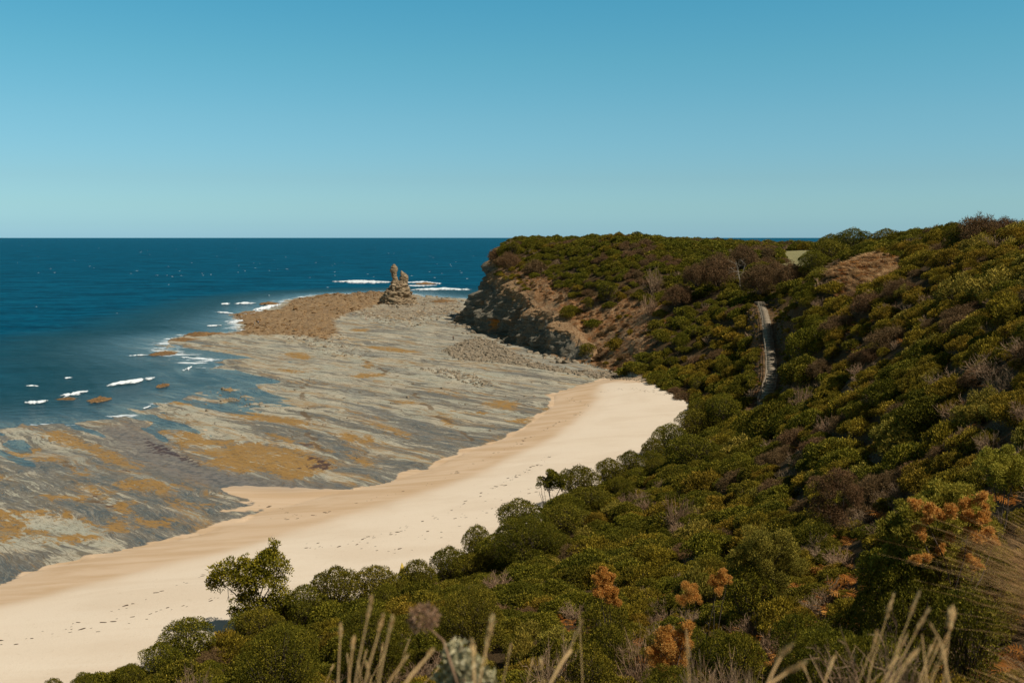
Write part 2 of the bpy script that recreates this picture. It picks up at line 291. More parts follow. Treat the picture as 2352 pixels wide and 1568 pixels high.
def hit(u, v, c=0.0, y0=4.0, y1=600.0):
    """where the line of sight through (u, v) meets the ground"""
    d = ray(u, v); Y = np.exp(np.linspace(math.log(y0), math.log(y1), 900)); t = Y/d[1]
    X = d[0]*t; Z = CAM_Z+d[2]*t; h = HF(X, Y)+c
    k = np.argmax(Z <= h)
    if not (Z <= h).any(): k = len(Y)-1
    return float(X[k]), float(Y[k]), float(h[k]-c)
# ------------------------------------------------------------------ mesh and node helpers
def mesh(name, V, F, mats=(), attrs=None, midx=None, smooth=False, parent=None, link=True):
    me = bpy.data.meshes.new(name); V = np.asarray(V, np.float32); F = np.asarray(F, np.int32)
    me.vertices.add(len(V)); me.vertices.foreach_set('co', V.ravel())
    n, k = F.shape
    me.loops.add(n*k); me.loops.foreach_set('vertex_index', F.ravel())
    me.polygons.add(n); me.polygons.foreach_set('loop_start', np.arange(0, n*k, k, dtype=np.int32))
    me.polygons.foreach_set('loop_total', np.full(n, k, np.int32))
    for m in mats: me.materials.append(m)
    if midx is not None: me.polygons.foreach_set('material_index', np.asarray(midx, np.int32))
    if smooth: me.polygons.foreach_set('use_smooth', np.ones(n, bool))
    for kx, a in (attrs or {}).items():
        at = me.attributes.new(kx, 'FLOAT', 'FACE' if len(a) == n and len(a) != len(V) else 'POINT'); at.data.foreach_set('value', np.asarray(a, np.float32))
    me.update(calc_edges=True); me.validate()
    o = bpy.data.objects.new(name, me)
    if link: C.objects.link(o)
    if parent: o.parent = parent
    return o
def tag(o, label, cat=None, group=None, kind=None):
    if label: o['label'] = label
    if cat: o['category'] = cat
    if group: o['group'] = group
    if kind: o['kind'] = kind
    return o

class NM:
    """small wrapper for building a node material"""
    def __init__(s, name):
        s.m = bpy.data.materials.new(name); s.m.use_nodes = True; s.t = s.m.node_tree
        s.t.nodes.clear(); s.out = s.t.nodes.new('ShaderNodeOutputMaterial')
    def n(s, ty, **kw):
        nd = s.t.nodes.new(ty)
        for k, v in kw.items(): setattr(nd, k, v)
        return nd
    def l(s, a, b): s.t.links.new(a, b)
    def put(s, sock, v):
        if hasattr(v, 'is_linked'): s.l(v, sock)
        else: sock.default_value = v
    def attr(s, name): return s.n('ShaderNodeAttribute', attribute_name=name).outputs['Fac']
    def pos(s): return s.n('ShaderNodeNewGeometry').outputs['Position']
    def mapping(s, v, rot=(0, 0, 0), scale=(1, 1, 1), loc=(0, 0, 0)):
        m = s.n('ShaderNodeMapping'); s.l(v, m.inputs[0]); m.inputs['Location'].default_value = loc
        m.inputs['Rotation'].default_value = rot; m.inputs['Scale'].default_value = scale; return m.outputs[0]
    def noise(s, v, scale=1.0, detail=4, rough=.55, dist=0.0, dim='3D'):
        n = s.n('ShaderNodeTexNoise', noise_dimensions=dim); s.l(v, n.inputs['Vector']); n.inputs['Scale'].default_value = scale
        n.inputs['Detail'].default_value = detail; n.inputs['Roughness'].default_value = rough; n.inputs['Distortion'].default_value = dist
        return n.outputs['Fac']
    def math(s, op, a, b=0.0, c=0.0, clamp=False):
        m = s.n('ShaderNodeMath', operation=op, use_clamp=clamp); s.put(m.inputs[0], a); s.put(m.inputs[1], b); s.put(m.inputs[2], c); return m.outputs[0]
    def step(s, a, lo, hi, o0=0.0, o1=1.0):
        m = s.n('ShaderNodeMapRange', interpolation_type='SMOOTHSTEP'); s.put(m.inputs[0], a); m.inputs[1].default_value = lo; m.inputs[2].default_value = hi
        m.inputs[3].default_value = o0; m.inputs[4].default_value = o1; return m.outputs[0]
    def mix(s, f, a, b, mode='MIX'):
        m = s.n('ShaderNodeMix', data_type='RGBA', blend_type=mode); s.put(m.inputs[0], f)
        for k, v in ((6, a), (7, b)):
            if isinstance(v, tuple): m.inputs[k].default_value = (*v[:3], 1)
            else: s.l(v, m.inputs[k])
        return m.outputs[2]
    def ramp(s, f, stops):
        r = s.n('ShaderNodeValToRGB'); s.l(f, r.inputs[0]); e = r.color_ramp.elements
        while len(e) < len(stops): e.new(.5)
        for x, (p, c) in zip(e, stops): x.position = p; x.color = (*c, 1)
        return r.outputs[0]
    def bsdf(s, col, rough=.8, spec=.3, normal=None):
        b = s.n('ShaderNodeBsdfPrincipled')
        if isinstance(col, tuple): b.inputs['Base Color'].default_value = (*col, 1)
        else: s.l(col, b.inputs['Base Color'])
        s.put(b.inputs['Roughness'], rough); s.put(b.inputs['Specular IOR Level'], spec)
        if normal is not None: s.l(normal, b.inputs['Normal'])
        return b.outputs[0]
    def bump(s, h, strength=.5, dist=.1, normal=None):
        b = s.n('ShaderNodeBump'); s.l(h, b.inputs['Height']); s.put(b.inputs['Strength'], strength); b.inputs['Distance'].default_value = dist
        if normal is not None: s.l(normal, b.inputs['Normal'])
        return b.outputs[0]
    def done(s, sh): s.l(sh, s.out.inputs['Surface']); return s.m

# ------------------------------------------------------------------ ground materials
def shore_material():
    k = NM('rock platform and sand'); P = k.pos()
    a = {n: k.attr(n) for n in ('sand', 'wet', 'ochre', 'brown', 'mud', 'crack', 'purple', 'pale', 'dark', 'talus')}
    R = math.radians(45)
    ps = k.mapping(P, rot=(0, 0, R)); wr_ = k.n('ShaderNodeTexNoise'); wr_.inputs['Scale'].default_value = .05; wr_.inputs['Detail'].default_value = 3; k.l(P, wr_.inputs['Vector'])
    wv_ = k.n('ShaderNodeVectorMath', operation='MULTIPLY_ADD'); k.l(wr_.outputs['Color'], wv_.inputs[0]); wv_.inputs[1].default_value = (6, 9, 0); k.l(ps, wv_.inputs[2]); ps = wv_.outputs[0]
    st = k.mapping(ps, scale=(.055, .42, .4)); st2 = k.mapping(ps, scale=(.26, 1.5, 1.0)); st3 = k.mapping(ps, scale=(.012, .085, .1))
    n1 = k.noise(st, 1, 8, .68, .9); n2 = k.noise(st2, 1, 7, .7, .6); n3 = k.noise(st3, 1, 5, .6, .6)
    f1 = k.noise(P, .9, 6, .65); f2 = k.noise(P, 5, 3, .6); f0 = k.noise(P, .13, 4, .55)
    light = k.mix(f1, (.52, .455, .33), (.40, .355, .26)); light = k.mix(k.step(f0, .38, .62), light, (.38, .37, .285))
    grey = k.mix(n2, (.20, .18, .145), (.10, .098, .085)); bluegrey = (.085, .100, .100)
    vo = k.n('ShaderNodeTexVoronoi', feature='DISTANCE_TO_EDGE'); k.l(k.mapping(ps, scale=(.10, .45, 1)), vo.inputs['Vector']); vo.inputs['Scale'].default_value = 1.0; vo.inputs['Randomness'].default_value = 1.0
    wd_ = k.step(k.noise(k.mapping(ps, scale=(.02, .10, .1)), 1, 6, .65, .8), .52, .60); joint = k.math('MULTIPLY', k.step(k.math('ADD', vo.outputs['Distance'], k.math('MULTIPLY', f1, .05)), .035, .055, 1, 0), k.step(n3, .42, .55))
    t = k.math('ADD', k.math('MULTIPLY', n1, .85), k.math('ADD', k.math('MULTIPLY', n2, .45), k.math('MULTIPLY', n3, .40)))
    t = k.math('SUBTRACT', t, .12)
    t = k.math('ADD', t, k.math('MULTIPLY', a['dark'], .17)); t = k.math('SUBTRACT', t, k.math('MULTIPLY', a['pale'], .24)); t = k.math('ADD', t, k.math('MULTIPLY', k.attr('low'), .10))
    c = k.mix(k.step(t, .73, .79), light, grey)
    c = k.mix(k.math('MULTIPLY', wd_, .42), c, (.155, .165, .160))
    c = k.mix(k.math('MULTIPLY', joint, .75), c, (.11, .085, .055))
    c = k.mix(k.step(t, .85, .91), c, bluegrey)
    bl = k.math('FRACT', k.math('ADD', k.math('MULTIPLY', n1, 11.0), k.math('MULTIPLY', n2, 1.2)))  # ledge-edge shade painted into the rock colour as thin bands along the bedding
    c = k.mix(k.math('MULTIPLY', k.step(bl, .82, .95), k.step(f1, .38, .52, 0, .75)), c, (.105, .085, .058)); c = k.mix(k.step(bl, .5, 0, 0, .28), c, (.50, .45, .34))
    bl2 = k.math('FRACT', k.math('MULTIPLY', k.noise(k.mapping(ps, scale=(.14, 1.0, 1)), 1, 5, .6, .5), 9.0)); c = k.mix(k.math('MULTIPLY', k.step(bl2, .80, .95), .42), c, (.12, .10, .07))
    g1 = k.noise(k.mapping(ps, scale=(.9, 2.6, 1.5)), 1, 6, .75, .3); g2 = k.noise(P, .42, 7, .74, .4)
    c = k.mix(k.step(g1, .54, .64, 0, .50), c, (.10, .085, .06)); c = k.mix(k.step(g1, .46, .36, 0, .35), c, (.47, .42, .32))
    c = k.mix(k.math('MULTIPLY', k.step(g2, .53, .60), k.step(n1, .42, .56)), c, (.17, .145, .10))
    rust = k.math('MULTIPLY', k.step(k.noise(st3, 2.3, 6, .68, .9), .51, .60), k.step(n2, .42, .58))
    c = k.mix(k.math('MULTIPLY', rust, .75), c, (.33, .19, .060))
    c = k.mix(k.math('MULTIPLY', a['mud'], .8), c, k.mix(k.step(f1, .45, .6), (.20, .175, .15), (.10, .095, .09)))
    # rougher brown rock along the outer edge
    bn = k.step(k.math('ADD', a['brown'], k.math('MULTIPLY', k.math('SUBTRACT', f1, .5), 1.0)), .25, .75)
    bc = k.mix(k.step(g1, .38, .62), (.33, .20, .085), (.12, .065, .028)); bc = k.mix(k.step(n2, .5, .7, 0, .8), bc, (.37, .27, .15))
    c = k.mix(k.math('MULTIPLY', bn, .88), c, bc)
    tn = k.step(k.math('ADD', a['talus'], k.math('MULTIPLY', k.math('SUBTRACT', f1, .5), 1.2)), .4, .8)
    c = k.mix(k.math('MULTIPLY', tn, .55), c, k.mix(k.step(f2, .45, .6), (.26, .20, .13), (.10, .078, .05)))
    # weed
    on = k.math('ADD', a['ochre'], k.math('ADD', k.math('MULTIPLY', k.math('SUBTRACT', n2, .5), 2.4), k.math('MULTIPLY', k.math('SUBTRACT', f1, .5), 2.2)))
    oc = k.mix(f2, (.40, .225, .055), (.26, .145, .042)); oc = k.mix(k.step(g1, .5, .62), oc, (.19, .115, .045)); oc = k.mix(k.step(g2, .54, .62, 0, .6), oc, (.26, .225, .15))
    c = k.mix(k.math('MULTIPLY', k.step(on, .42, .78), .95), c, oc)
    pu = k.math('ADD', a['purple'], k.math('MULTIPLY', k.math('SUBTRACT', f1, .5), 2.6))
    c = k.mix(k.math('MULTIPLY', k.step(pu, .65, .85), .85), c, (.055, .032, .035))
    ck = k.math('ADD', a['crack'], k.math('MULTIPLY', k.math('SUBTRACT', f1, .5), 1.6))
    c = k.mix(k.math('MULTIPLY', k.step(ck, .5, .9), .7), c, (.13, .075, .03))
    bed = k.math('ADD', n2, g1)
    # sand
    tr = k.mapping(P, rot=(0, 0, math.radians(-24)), scale=(.05, .35, 1)); s1 = k.noise(tr, 1, 5, .6, .4); s2 = k.noise(P, 1.7, 4, .7); s3 = k.noise(P, 6, 2, .7)
    dry = k.mix(s1, (.71, .585, .44), (.76, .645, .50)); dry = k.mix(k.step(k.noise(k.mapping(P, rot=(0, 0, math.radians(-30)), scale=(.03, .16, 1)), 1, 6, .6, .5), .45, .65, 0, .4), dry, (.62, .49, .35)); dry = k.mix(k.step(s2, .58, .75, 0, .35), dry, (.50, .38, .25)); dry = k.mix(k.math('MULTIPLY', k.step(s3, .60, .72), .3), dry, (.50, .39, .27))
    wet = k.mix(k.step(s1, .35, .65), (.53, .365, .215), (.62, .455, .30))
    sc = k.mix(k.step(k.math('ADD', a['wet'], k.math('MULTIPLY', k.math('SUBTRACT', s1, .5), .5)), .1, .9), dry, wet)
    sc = k.mix(k.math('MULTIPLY', a['mud'], .5), sc, (.24, .205, .17))
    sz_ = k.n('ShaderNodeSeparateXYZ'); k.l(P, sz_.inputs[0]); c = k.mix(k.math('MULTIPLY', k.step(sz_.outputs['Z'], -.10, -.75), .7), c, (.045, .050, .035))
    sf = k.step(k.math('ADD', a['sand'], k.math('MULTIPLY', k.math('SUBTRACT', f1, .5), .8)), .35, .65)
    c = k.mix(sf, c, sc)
    hgt = k.mix(sf, k.mix(.5, bed, f1), k.mix(.5, s2, s3))
    nb = k.bump(hgt, k.math('SUBTRACT', .6, k.math('MULTIPLY', sf, .45)), .35)
    rough = k.math('SUBTRACT', .95, k.math('MULTIPLY', k.math('MULTIPLY', k.step(t, .75, .9), .35), k.math('SUBTRACT', 1, sf)))
    return k.done(k.bsdf(c, rough, .25, nb))

def hill_material():
    k = NM('dune soil and litter'); P = k.pos(); st = k.attr('straw'); gr = k.attr('grass'); rk = k.attr('rock')
    f1 = k.noise(P, .5, 6, .65); f2 = k.noise(P, 2.8, 5, .7); f3 = k.noise(P, .08, 4, .6)
    soil = k.mix(f2, (.040, .028, .012), (.13, .08, .035))
    straw = k.mix(k.step(f1, .38, .62), (.38, .225, .11), (.23, .095, .032)); straw = k.mix(k.step(f2, .48, .66), straw, (.07, .045, .018)); straw = k.mix(k.step(f3, .45, .6, 0, .5), straw, (.36, .25, .145))
    lawn = k.mix(f2, (.25, .235, .10), (.32, .28, .14))
    rock = k.mix(f2, (.34, .285, .20), (.22, .175, .12))
    c = k.mix(k.step(k.math('ADD', st, k.math('MULTIPLY', k.math('SUBTRACT', f1, .5), .8)), .35, .65), soil, straw)
    c = k.mix(k.step(k.math('ADD', rk, k.math('MULTIPLY', k.math('SUBTRACT', f1, .5), 1.2)), .4, .7), c, rock)
    c = k.mix(k.step(gr, .4, .6), c, lawn)
    return k.done(k.bsdf(c, .95, .1, k.bump(f2, .8, .5)))

def cliff_material(name='cliff mudstone', warm=1.0):
    k = NM(name); P = k.pos(); top = k.attr('top')
    bed = k.mapping(P, rot=(math.radians(14), math.radians(8), .3), scale=(.12, .12, 1.9)); n1 = k.noise(bed, 1, 6, .65, .3)
    f1 = k.noise(P, .35, 6, .65); f2 = k.noise(P, 2.2, 5, .7)
    c = k.mix(k.step(n1, .4, .6), (.175, .155, .115), (.10, .09, .065)); c = k.mix(k.step(f2, .40, .68, 0, .5), c, (.34, .285, .205))
    c = k.mix(k.math('MULTIPLY', k.step(f1, .56, .68), .6), c, (.33, .19, .09))
    t = k.math('ADD', top, k.math('MULTIPLY', k.math('SUBTRACT', f1, .5), 1.3))
    tc_ = k.mix(k.step(f2, .4, .6), (.38, .25, .135), (.20, .11, .05))
    c = k.mix(k.step(t, .45, .75), c, tc_)
    og = k.attr('orange'); c = k.mix(k.step(k.math('ADD', og, k.math('MULTIPLY', k.math('SUBTRACT', f2, .5), 1.2)), .45, .75), c, (.42, .17, .035))
    h = k.math('ADD', k.math('MULTIPLY', n1, .6), f2)
    return k.done(k.bsdf(c, .95, .15, k.bump(h, .8, .5)))

def sea_material():
    k = NM('sea water'); P = k.pos(); dep = k.attr('depth'); nf = k.attr('near')
    # wind waves: crests run across the wind
    wv = k.mapping(P, rot=(0, 0, math.radians(12)), scale=(.16, .42, 1)); w1 = k.noise(wv, 1, 5, .62, .3)
    wv2 = k.mapping(P, rot=(0, 0, math.radians(-10)), scale=(.7, 1.6, 1)); w2 = k.noise(wv2, 1, 4, .6, .2)
    wv3 = k.mapping(P, rot=(0, 0, math.radians(4)), scale=(.010, .030, 1)); w3 = k.noise(wv3, 1, 5, .6, .3)
    h = k.math('ADD', w1, k.math('MULTIPLY', w2, .35))
    bn = k.n('ShaderNodeBump'); k.l(h, bn.inputs['Height']); bn.inputs['Distance'].default_value = .9; k.l(k.step(dep, .0, 2.0, .12, .75), bn.inputs['Strength'])
    deep = k.mix(k.step(w3, .40, .62), (.0, .064, .122), (.0, .040, .080)); deep = k.mix(k.step(w1, .42, .62), deep, (.0, .090, .150))  # light and dark of the ripples painted into the water colour
    wl = k.noise(k.mapping(P, scale=(.022, .06, 1)), 1, 7, .72, .3); deep = k.mix(k.step(wl, .44, .62, 0, .75), deep, (.0, .024, .048)); deep = k.mix(k.step(wl, .42, .32, 0, .6), deep, (.01, .12, .19))
    shal = (.014, .062, .080)
    col = k.mix(k.step(dep, 1.0, 7.0), shal, deep)
    bd_ = k.n('ShaderNodeBsdfDiffuse'); k.l(col, bd_.inputs[0]); k.l(bn.outputs[0], bd_.inputs['Normal'])
    gs = k.n('ShaderNodeBsdfGlossy'); gs.inputs['Roughness'].default_value = .25; k.l(bn.outputs[0], gs.inputs['Normal']); gs.inputs[0].default_value = (.35, .75, .9, 1)
    f_ = k.n('ShaderNodeFresnel'); f_.inputs[0].default_value = 1.33; k.l(bn.outputs[0], f_.inputs['Normal'])
    body = k.n('ShaderNodeMixShader'); k.l(k.math('MULTIPLY', f_.outputs[0], .22), body.inputs[0]); k.l(bd_.outputs[0], body.inputs[1]); k.l(gs.outputs[0], body.inputs[2])
    tr = k.n('ShaderNodeBsdfTransparent'); tr.inputs[0].default_value = (.70, .78, .80, 1)
    gl = k.n('ShaderNodeBsdfGlossy'); gl.inputs['Roughness'].default_value = .12; k.l(bn.outputs[0], gl.inputs['Normal']); gl.inputs[0].default_value = (.62, .62, .62, 1)
    fr = k.n('ShaderNodeFresnel'); fr.inputs[0].default_value = 1.33; k.l(bn.outputs[0], fr.inputs['Normal'])
    m1 = k.n('ShaderNodeMixShader'); k.l(k.math('MULTIPLY', fr.outputs[0], 1.0), m1.inputs[0]); k.l(tr.outputs[0], m1.inputs[1]); k.l(gl.outputs[0], m1.inputs[2])
    fac = k.math('SUBTRACT', 1, k.math('POWER', 2.718, k.math('MULTIPLY', k.math('MAXIMUM', dep, 0), -.85)))
    m2 = k.n('ShaderNodeMixShader'); k.l(fac, m2.inputs[0]); k.l(m1.outputs[0], m2.inputs[1]); k.l(body.outputs[0], m2.inputs[2])
    sw = k.attr('swash'); fn = k.noise(k.mapping(P, rot=(0, 0, .35), scale=(.10, .22, 1)), 1, 7, .72, .6); ff = k.step(k.math('ADD', fn, k.math('MULTIPLY', sw, .20)), .67, .74)
    fo = k.n('ShaderNodeBsdfDiffuse'); fo.inputs[0].default_value = (.74, .79, .80, 1); m3 = k.n('ShaderNodeMixShader'); k.l(k.math('MULTIPLY', ff, k.step(sw, .05, .4)), m3.inputs[0]); k.l(m2.outputs[0], m3.inputs[1]); k.l(fo.outputs[0], m3.inputs[2])
    return k.done(m3.outputs[0])
M_SHORE = shore_material(); M_HILL = hill_material(); M_CLIFF = cliff_material(); M_SEA = sea_material()

# ------------------------------------------------------------------ ground sheets
ra = [0.5]
while ra[-1] < 2200:
    r = ra[-1]; ra.append(r*(1.05 if r < 12 else 1.008 if r < 90 else 1.0045 if r < 560 else 1.03))
RA = np.array(ra); AZ = np.radians(np.concatenate([np.arange(-180, -34, 4.0), np.arange(-34, 34.001, .09), np.arange(38, 181, 4.0)]))
RR, AA = np.meshgrid(RA, AZ, indexing='ij'); GX = RR*np.sin(AA); GY = RR*np.cos(AA)
GZ, GA, BEACH, INL = height(GX, GY, True)
nr, na = GX.shape
def HF(x, y):
    """ground height read from the sheet"""
    x = np.asarray(x, float); y = np.asarray(y, float); r = np.clip(np.hypot(x, y), RA[0], RA[-1]*.999); a = np.arctan2(x, y)
    i = np.interp(r, RA, np.arange(nr)); j = np.interp(a, AZ, np.arange(na)); i0 = np.clip(i.astype(int), 0, nr-2); j0 = np.clip(j.astype(int), 0, na-2); fi = i-i0; fj = j-j0
    return (GZ[i0, j0]*(1-fj)+GZ[i0, j0+1]*fj)*(1-fi)+(GZ[i0+1, j0]*(1-fj)+GZ[i0+1, j0+1]*fj)*fi
idx = np.arange(nr*na).reshape(nr, na)
Q = np.stack([idx[:-1, :-1], idx[1:, :-1], idx[1:, 1:], idx[:-1, 1:]], -1)[:, :, ::-1].reshape(-1, 4)
Vall = np.stack([GX.ravel(), GY.ravel(), GZ.ravel()], 1)
def submesh(name, fm, mats, keys, extra=None, smooth=True, V=None):
    f = Q[fm]; used, inv = np.unique(f.ravel(), return_inverse=True)
    at = {q: GA[q].ravel()[used] for q in keys}
    for kx, a in (extra or {}).items(): at[kx] = a.ravel()[used]
    return mesh(name, (Vall if V is None else V)[used], inv.reshape(-1, 4), mats, at, smooth=smooth)
cb = BEACH.ravel()[Q].sum(1) >= 2; cl_ = INL.ravel()[Q].sum(1) >= 2
GA['low'] = sst(230, 130, np.hypot(GX, GY)).ravel()*np.where(BEACH, 0, 1).ravel()
SK = ('low', 'sand', 'wet', 'ochre', 'brown', 'mud', 'crack', 'purple', 'pale', 'dark', 'talus')
submesh('rock_platform', ~cb & ~cl_, [M_SHORE], SK)['kind'] = 'structure'
submesh('beach', cb & ~cl_, [M_SHORE], SK)['kind'] = 'structure'

# zones on the land, outlined where the sight lines meet the hillside
def hp(pts, c=0.0): return [hit(u, v, c)[:2] for u, v in pts]
Z_BARE = hp([(1130, 590), (1150, 603), (1222, 626), (1290, 665), (1345, 700), (1400, 690), (1500, 700), (1510, 760), (1480, 830), (1445, 850), (1300, 830), (1240, 760), (1200, 690), (1140, 640)])
Z_BARE = Z_BARE+[]
Z_GRASS = hp([(1855, 655), (1885, 612), (1930, 592), (2060, 592), (2090, 600), (2080, 618), (2020, 640), (1990, 668), (1930, 668)], .4)
Z_LAWN = hp([(1772, 578), (1832, 575), (1820, 592), (1790, 596)])
Z_LAWN = [(71, 264), (79, 262), (106, 336), (93, 340)]
Z_ORANGE = [hp(q, .7) for q in [[(1900, 745), (2060, 720), (2110, 745), (2080, 790), (2010, 800), (1930, 780)], [(1500, 1390), (1700, 1330), (1720, 1480), (1640, 1568), (1480, 1568)], [(1800, 1340), (1960, 1260), (2100, 1300), (2000, 1420), (1850, 1450)], [(1400, 1290), (1470, 1290), (1450, 1400), (1380, 1400)], [(1480, 700), (1560, 690), (1540, 800), (1480, 830)]]]
def zones(x, y):
    z = {}; x0_, y0_ = x, y; x = x+3.2*fbm2(x0_/6, y0_/6, 3, 901); y = y+7*fbm2(x0_/7+5, y0_/9, 3, 902)
    z['bare'] = soft(x, y, Z_BARE, 4); z['grass'] = soft(x, y, Z_GRASS, 2); z['lawn'] = soft(x, y, Z_LAWN, 2)
    o = np.zeros(np.shape(x))
    for q in Z_ORANGE: o = np.maximum(o, soft(x, y, q, 2))
    z['orange'] = o; z['cliff'] = sst(16, 7, seg_dist(x0_, y0_, CLIFF[1:]))*(y0_ > 262)
    z['stair'] = seg_dist(x0_, y0_, STAIR)
    return z
ZA = zones(GX.ravel(), GY.ravel())
ex = {'straw': np.clip(ZA['bare']+ZA['grass']+ZA['orange']*.38+ZA['cliff']+.45*sst(5, 2, ZA['stair']), 0, 1), 'grass': ZA['lawn'], 'rock': ZA['bare']*.35*sst(14, 4, seg_dist(GX.ravel(), GY.ravel(), TOE))+sst(1.1, .8, ZA['stair'])}
submesh('hillside', cl_, [M_HILL], (), ex)['kind'] = 'structure'

# ------------------------------------------------------------------ sea
ROW0 = int(np.searchsorted(RA, 75)); rs = [RA[-1]]
while rs[-1] < 60000: rs.append(rs[-1]*1.06)
R2 = np.concatenate([RA[ROW0:], rs[1:]]); S1, S2 = np.meshgrid(R2, AZ, indexing='ij'); sx = S1*np.sin(S2); sy = S1*np.cos(S2)
depth = np.full(sx.shape, 14.0); depth[:nr-ROW0] = -GZ[ROW0:]
depth[:, :] = np.maximum(depth, -3)
amp = sst(.3, 2.5, depth)*sst(700, 300, S1)
wz = .10*fbm2(sx/5+sy/30, sy/2.6, 3, 61)+.16*fbm2(sx/16+sy/60, sy/6.5, 2, 71)
sz = amp*wz*2.6+.012*fbm2(sx/2, sy/1.2, 2, 81)*sst(900, 500, S1)
i2 = np.arange(sx.size).reshape(sx.shape); Q2 = np.stack([i2[:-1, :-1], i2[1:, :-1], i2[1:, 1:], i2[:-1, 1:]], -1)[:, :, ::-1].reshape(-1, 4)
keep = depth.ravel()[Q2].max(1) > -.03
landfar = inside(sx.ravel()[Q2[:, 0]], sy.ravel()[Q2[:, 0]], LAND)
f = Q2[keep & ~landfar]; used, inv = np.unique(f.ravel(), return_inverse=True)
dsw = seg_dist(sx.ravel()[used], sy.ravel()[used], DRY[3:24]); sw_ = np.exp(-(dsw/7)**2)*sst(225, 290, sy.ravel()[used])+.75*np.exp(-(dsw/4)**2)*sst(225, 200, sy.ravel()[used])*sst(150, 165, sy.ravel()[used])
mesh('sea', np.stack([sx.ravel(), sy.ravel(), sz.ravel()], 1)[used], inv.reshape(-1, 4), [M_SEA], {'depth': depth.ravel()[used], 'near': amp.ravel()[used], 'swash': sw_}, smooth=True)['kind'] = 'structure'

# ------------------------------------------------------------------ cliff
def polyline(pts, step):
    P = np.array(pts, float)[:, :2]; L = np.concatenate([[0], np.cumsum(np.hypot(*np.diff(P, axis=0).T))]); s = np.arange(0, L[-1], step)
    # smooth the corners a little
    x = np.interp(s, L, P[:, 0]); y = np.interp(s, L, P[:, 1]); kf = np.ones(9)/9
    xs = np.convolve(np.pad(x, 4, 'edge'), kf, 'valid'); ys = np.convolve(np.pad(y, 4, 'edge'), kf, 'valid')
    return xs, ys, s
cx, cy, cs = polyline(CLIFF, .35)
tx = np.gradient(cx); ty = np.gradient(cy); tl = np.hypot(tx, ty); nx, ny = ty/tl, -tx/tl           # inland normal
ins_ = 5.4+4.4*sst(318, 362, cy)+3.2*sst(378, 402, cy)
ins_ = ins_*sst(-6, 10, cs)
T_ = np.linspace(0, 1, 110)
SS, TT = np.meshgrid(np.arange(len(cs)), T_, indexing='ij')
topz = HF(cx+nx*(ins_+1.5), cy+ny*(ins_+1.5))+.1
g = 1-(1-TT)**1.0
prof = .85*TT+.15*TT**2
off = ins_[SS]*prof+1.5*sst(.93, 1, TT)
zc = -1.0+(topz[SS]+1.0)*TT
X0 = cx[SS]+nx[SS]*off; Y0 = cy[SS]+ny[SS]*off
s_ = cs[SS]
but = fbm2(s_/13, zc/40, 3, 101)                       # broad buttresses and gullies
gul = np.abs(fbm2(s_/5+zc*.12, zc/16, 4, 111)); blk = fbm3(X0/1.6, Y0/1.6, zc/1.1, 4, 121); ledge_ = fbm2(s_/18+3, zc/1.3, 3, 131)
env = sst(0, .08, TT)*sst(1.0, .9, TT)*.85+.15*sst(1, .9, TT); tap = np.clip(topz[SS]/14, .35, 1)
rib = fbm3(X0/6.5, Y0/6.5, zc/8, 3, 141)
bil = np.abs(fbm3(X0/4.2, Y0/4.2, zc/3.4, 4, 151, .55)); blk2 = fbm3(X0/.8, Y0/.8, zc/.6, 2, 152)
D_ = (4.6*but-2.8*(.22-gul)*2+3.6*rib-4.6*(bil-.22)+1.1*blk+.45*blk2+.30*ledge_)*env*tap
D_ = D_-1.7*np.exp(-((s_-30)/9)**2)*np.exp(-((TT-.35)/.3)**2)*0
D_ = D_+1.3*sst(.16, .0, TT)*(-1)*tap                  # talus foot
X1 = X0+nx[SS]*D_; Y1 = Y0+ny[SS]*D_; Z1 = zc+(.5*blk+1.2*rib)*env
og = np.exp(-((s_-140)/8)**2)*sst(.75, .4, TT)*.7+np.exp(-((s_-88)/4)**2-((TT-.26)/.13)**2)
ci = np.arange(X1.size).reshape(X1.shape); CQ = np.stack([ci[:-1, :-1], ci[:-1, 1:], ci[1:, 1:], ci[1:, :-1]], -1)[:, :, ::-1].reshape(-1, 4)
CLV = np.stack([X1.ravel(), Y1.ravel(), Z1.ravel()], 1)
mesh('cliff', CLV, CQ, [M_CLIFF], {'top': (sst(.52, .95, TT+.0*s_)*.85).ravel(), 'orange': og.ravel()}, smooth=True)['kind'] = 'structure'
# ------------------------------------------------------------------ solids: tubes, rocks
rng = np.random.default_rng(7)
def nrm(v): return v/np.maximum(np.linalg.norm(v, axis=-1, keepdims=True), 1e-9)
class Acc:
    """collects quads for one mesh"""
    def __init__(s): s.V = []; s.F = []; s.M = []; s.R = []; s.n = 0
    def add(s, V, F, m=0, r=None):
        V = np.asarray(V, float).reshape(-1, 3); F = np.asarray(F, int)
        s.V.append(V); s.F.append(F+s.n); s.M.append(np.full(len(F), m)); s.R.append(np.full(len(F), .5) if r is None else np.broadcast_to(r, len(F))); s.n += len(V)
    def join(s, o, T=None):
        V = np.concatenate(o.V)
        s.V.append(V if T is None else V@np.array(T)[:3, :3].T+np.array(T)[:3, 3]); s.F.append(np.concatenate(o.F)+s.n); s.M.append(np.concatenate(o.M)); s.R.append(np.concatenate(o.R)); s.n += len(V)
    def obj(s, name, mats, **kw):
        return mesh(name, np.concatenate(s.V), np.concatenate(s.F), mats, {'rnd': np.concatenate(s.R)}, midx=np.concatenate(s.M), **kw)
